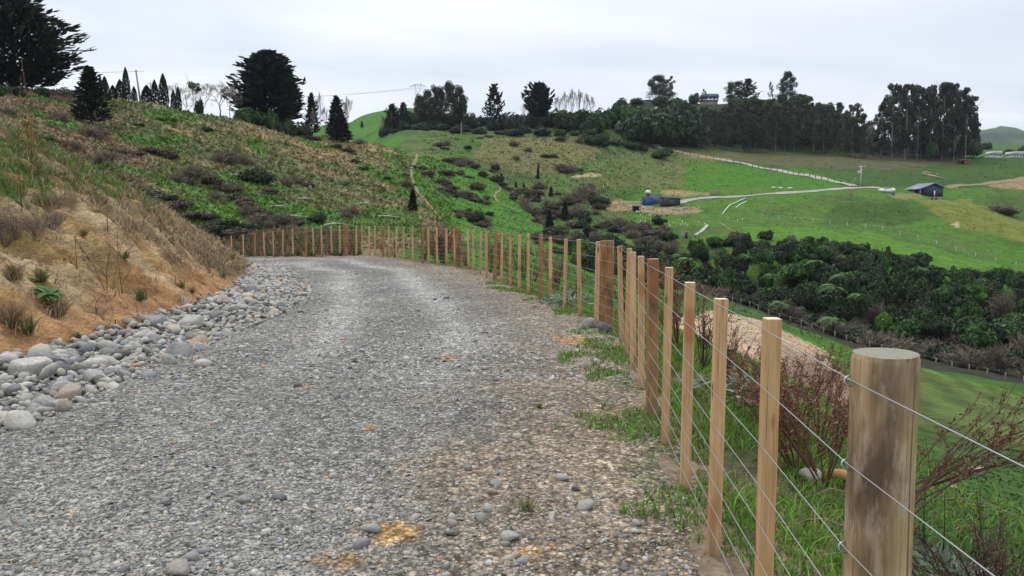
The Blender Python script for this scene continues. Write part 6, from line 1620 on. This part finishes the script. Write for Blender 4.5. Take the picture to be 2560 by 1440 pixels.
# bare dead stalks on the bank
def stalk(seed, h, lean, br=3):
    r = np.random.default_rng(seed); mb = MB(); tip = np.array([lean * h, 0, h]); c = (.16, .09, .055)
    mb.tube([(0, 0, -.05), tip * .5 + r.normal(0, .02, 3), tip], [.007, .005, .003], c, 4)
    for i in range(br):
        s = r.uniform(.1, .7); p = tip * s; q = p + np.array([r.normal(0, .25) * h, r.normal(0, .1) * h, r.uniform(.15, .4) * h]); mb.tube([p, (p + q) / 2, q], [.004, .003, .002], c, 3)
        P = np.array([p + (q - p) * t for t in np.linspace(.4, 1, 7)]); leaves(mb, P, r.normal(size=P.shape), .03, np.array(c), r, .5)
    P = np.array([tip * t for t in np.linspace(.6, 1, 14)]); leaves(mb, P, r.normal(size=P.shape), .035, np.array(c), r, .5); return mb.mesh('dead_stalk', M_LEAF)
for i, (px_, py_, h, ln, lb) in enumerate(((265, 728, .85, -.55, 'long dead stalk leaning left on the bare clay'), (268, 728, .6, .1, 'short forked dead stalk beside the long leaning one'), (307, 738, 1.0, -.04, 'upright thin dead stalk right of the forked stalk'), (192, 670, .5, 0, 'short dead stalk on the cream clay'), (270, 590, .8, 0, 'dead stalk on the upper brown face'), (55, 530, 2.1, .05, 'tall bare stalk on the grassy bank top at far left'), (105, 480, 2.0, -.1, 'tall forked dry stalk on the bank top'), (80, 430, 1.6, .05, 'dry stalk with seed head near the left edge'), (235, 415, .9, 0, 'thin stalk at the bank crest'), (640, 662, .9, .9, 'dark dead twig sticking out over the road at the bank nose'))):
    x, y, z = bank_pt(px_, py_); tag(obj('dead_stalk', stalk(830 + i, h * (y / 12 if y < 14 else y / 16), ln), None, (x, y, z), (0, 0, 0)), lb, 'dead weed', 'dead stalks on the bank')
GW = [weed(930 + i, 22, (.24, .20, .165), (0, 0), 80, .03, .9, None, .008) for i in range(2)]
for i, (px_, py_, s) in enumerate(((40, 600, .6), (90, 590, .55), (130, 575, .5), (10, 620, .55))):
    x, y, z = bank_pt(px_, py_); REG.append((obj('dead_weed', GW[i % 2], None, (x, y, z - .05), (0, 0, i), (s * .9, s * .9, s * .65)), px_, 'grey dead weed clump', 'on the clay bank at the left edge', 'dead weed', 'dead weeds on the bank'))
x, y, z = bank_pt(72, 400); tag(obj('flower_head', weed(850, 3, (.36, .22, .05), (0, 0), 60, .05, .2), None, (x, y, z), (0, 0, 0), 1.0), 'yellow-brown seed head on the grassy bank top', 'weed')
# weeds outside the fence
WD = [weed(860 + i, 12, (.19, .105, .065), (random.uniform(-.1, .35), random.uniform(-.1, .1)), 300, .024, .75) for i in range(4)]
WK = [weed(870 + i, 9, (.07, .042, .030), (0, 0), 150, .024, .5) for i in range(2)]
def out_pt(px_, d): x, y, z = on_ground(px_, d); return x, y, float(height(np.array([x]), np.array([d]), False)[0])
for i, (px_, d, h, w, k, lb) in enumerate(((1765, 7.6, .8, .9, WK[0], 'dark dead weed clump behind the second batten'), (1822, 6.8, .62, .7, WK[1], 'dark brown twiggy weed right of the third batten'), (2015, 4.6, .72, .8, WD[0], 'red-brown dead weed left of the nearest post'), (2085, 4.4, .82, .9, WD[1], 'tall red-brown dead weed touching the nearest post'), (2065, 5.2, .72, .9, WD[2], 'red-brown weed behind the pair by the nearest post'), (1990, 5.6, .7, .8, WD[3], 'low rusty weed in front of the clay spoil'), (1700, 9.0, 1.0, 1.0, WD[2], 'brown weed behind the weathered line post'), (1560, 12.0, 1.0, 1.0, WK[1], 'brown weed right behind the corner strainer'))):
    x, y, z = out_pt(px_, d); tag(obj('dead_weed', k, None, (x, y, z - .05), (0, 0, i), (w, w, h)), lb, 'dead weed', 'dead weeds outside the fence')
for i, (px_, d, rz, s) in enumerate(((2262, 3.4, 0, 1.0), (2275, 3.2, .25, .92), (2250, 3.6, -.2, .9))):
    x, y, z = out_pt(px_, d); tag(obj('dead_weed', weed(880 + i, 5, (.15, .075, .05), (.75 + .15 * i, .1), 170, .024, .5), None, (x, y, z + .18), (0, 0, rz), (s * .8, s * .8, s * .62)), ('upper', 'middle', 'lower')[i] + ' red-brown seed spray arching right behind the nearest post', 'dead weed', 'sprays behind the nearest post')
for i, (px_, d, h) in enumerate([(1062, 31, 1.2), (1085, 28, 1.3), (1100, 27.5, 1.5), (1110, 27, 1.6), (1125, 27, 1.5), (1165, 25, .9), (1225, 21, 1.0), (1245, 20, 1.1), (1280, 19, 1.0), (1310, 18, 1.1), (1330, 17.5, .9), (1395, 15, .9), (1385, 15.6, .8), (1425, 14.2, .6), (975, 34, 1.0), (990, 33, .9)]):
    x, y, z = out_pt(px_, d); REG.append((obj('dead_weed', WD[i % 4] if i % 3 else WK[i % 2], None, (x, y, z - .1), (0, 0, i), (h * .9, h * .9, h)), px_, 'brown dead weed', 'behind the fence along the bend', 'dead weed', 'weeds along the bend'))
def lanceleaf(seed, n=120, col=(.16, .20, .16)):
    r = np.random.default_rng(seed); mb = MB(); az = r.uniform(0, 6.28, n); q = np.sqrt(r.random(n)) * .9
    P = np.c_[q * np.cos(az), q * np.sin(az), r.uniform(.05, .5, n) * (1.1 - q * .6)]; D = np.c_[np.cos(az), np.sin(az), r.normal(.35, .35, n)] + r.normal(0, .35, (n, 3))
    leaves(mb, P, np.c_[r.normal(0, .4, (n, 2)), np.ones(n)], .34 * r.uniform(.6, 1.3, n), np.array(col)[None] * r.uniform(.6, 1.35, (n, 1)), r, .16, D, .3); return mb.mesh('silver_weed', M_LEAF)
for i, (px_, d, s, lb) in enumerate(((1860, 6.3, .5, 'grey-green silver leaved weed between the third batten and the last'), (2360, 3.0, .34, 'grey-green lance leaved weed right of the nearest post'), (2430, 2.9, .30, 'silver leaved weed near the right picture edge'), (1420, 13.2, .5, 'dark silver leaved weed behind the fence left of the strainer'))):
    x, y, z = out_pt(px_, d); tag(obj('silver_weed', lanceleaf(890 + i, 170 if i else 220), None, (x, y, z), (0, 0, i), s), lb, 'weed', 'silver leaved weeds')
def shoot(seed, n=60, col=(.06, .13, .04)):
    r = np.random.default_rng(seed); mb = MB(); t = np.linspace(.1, 1, n); az = np.arange(n) * 2.4
    mb.tube([(0, 0, 0), (.03, 0, .5), (0, .02, 1)], [.012, .009, .005], (.08, .09, .04), 5)
    P = np.c_[.03 * np.cos(az), .03 * np.sin(az), t]; leaves(mb, P + np.c_[np.cos(az), np.sin(az), 0 * az] * .09, np.c_[-np.cos(az) * .4, -np.sin(az) * .4, 1 + 0 * az], .20 * (1.15 - .6 * t), np.array(col)[None] * r.uniform(.7, 1.3, (n, 1)), r, .24, np.c_[np.cos(az), np.sin(az), .5 + 0 * az], .15); return mb.mesh('leafy_shoot', M_LEAF)
for i, (px_, d, h, lb) in enumerate(((2488, 3.3, .48, 'tall dark leafy shoot against the paddock at right'), (2400, 3.5, .38, 'leafy green shoot right of the nearest post'), (2350, 3.7, .42, 'leafy shoot close behind the nearest post'), (2545, 3.2, .42, 'leafy shoot cut by the right picture edge'), (2525, 3.4, .36, 'shorter leafy shoot beside the tall one'))):
    x, y, z = out_pt(px_, d); tag(obj('leafy_shoot', shoot(900 + i), None, (x, y, z), (0, 0, i), (h * .9, h * .9, h)), lb, 'weed', 'leafy shoots at the right edge')
NB = [weed(920 + i, 16, (.10, .065, .05), (0, 0), 70, .03, 1.3, None, .012) for i in range(3)]
for i, (px_, d, s) in enumerate(((2500, 2.7, .34), (2550, 2.9, .42), (2560, 2.5, .36), (2530, 2.45, .28), (2470, 3.1, .3), (2600, 2.7, .4))):
    x, y, z = out_pt(px_, d); REG.append((obj('dead_bush', NB[i % 3], None, (x, y, z - .03), (0, 0, i), (s * 1.1, s * 1.1, s)), px_, 'brown twiggy dead bush', 'in the lower right corner', 'dead bush', 'dead bushes in the lower right corner'))
# driftwood, offcuts, sticks
x, y, z = ground_at(2110, 1215); m = MB(); m.tube([(-.13, .02, .02), (-.10, 0, .06), (-.02, 0, .055), (.06, -.02, .03), (.16, -.05, .0), (.22, -.07, -.02)], [.012, .030, .034, .040, .042, .02], (.46, .26, .11), 9)
tag(m.build('driftwood', M_BARK, None, True, loc=(x, y, z + .02)), 'orange-brown knotted piece of wood in the grass by the nearest post', 'wood')
for px_, py_, d_, lb in ((2440, 1185, (.16, .07, .06), 'weathered sawn block of wood in the right hand weeds'), (2385, 1222, (.05, .03, .03), 'small pale wood chip right of the nearest post')):
    x, y, z = ground_at(px_, py_); m = MB(); m.box((0, 0, d_[2] / 2), d_, (.42, .36, .28), .5, .92); tag(m.build('wood_offcut', M_BARK, None, loc=(x, y, z)), lb, 'wood')
for i, (px_, py_, L, a) in enumerate(((2400, 1270, .5, -.25), (2080, 1250, .25, .2), (2060, 1330, .3, -.5), (1950, 1340, .3, .4), (2480, 1290, .4, -.8))):
    x, y, z = ground_at(px_, py_); m = MB(); m.tube([(-L / 2, 0, .03), (0, .02, .06), (L / 2, 0, .03)], [.006, .005, .003], (.25, .19, .14), 4); REG.append((m.build('stick', M_BARK, None, loc=(x, y, z), rot=(0, 0, a)), px_, 'thin dry stick', 'lying in the grass around the nearest post', 'stick', 'sticks by the nearest post'))
# grass tufts standing on the gravel
for i, (px_, py_, s, lb) in enumerate(((1320, 1275, .06, 'small grass tuft growing out of the gravel near the camera'), (1348, 1020, .05, 'tiny grass tuft on the gravel halfway to the fence'))):
    u_, t_ = ray(px_, py_); d = -CAMZ / t_; tag(obj('grass_tussock', TS[i], None, (float(u_ * d), float(d), .0), (0, 0, i), (s * 2, s * 2, s * 1.1)), lb, 'grass tuft')
label_all()
# ------------------------------------------------------------------ air
mh = bpy.data.materials.new('haze'); mh.use_nodes = True
hn = mh.node_tree.nodes; hn.clear()
ho = hn.new('ShaderNodeOutputMaterial'); hv = hn.new('ShaderNodeVolumePrincipled')
hv.inputs['Color'].default_value = (0.72, 0.80, 0.95, 1); hv.inputs['Density'].default_value = 0.00006; hv.inputs['Anisotropy'].default_value = 0.2
mh.node_tree.links.new(hv.outputs[0], ho.inputs['Volume'])
m = MB(); m.box((200, 1700, 200), (11000, 4200, 530)); tag(m.build('haze', mh), 'pale blue haze over the valley', kind='stuff')
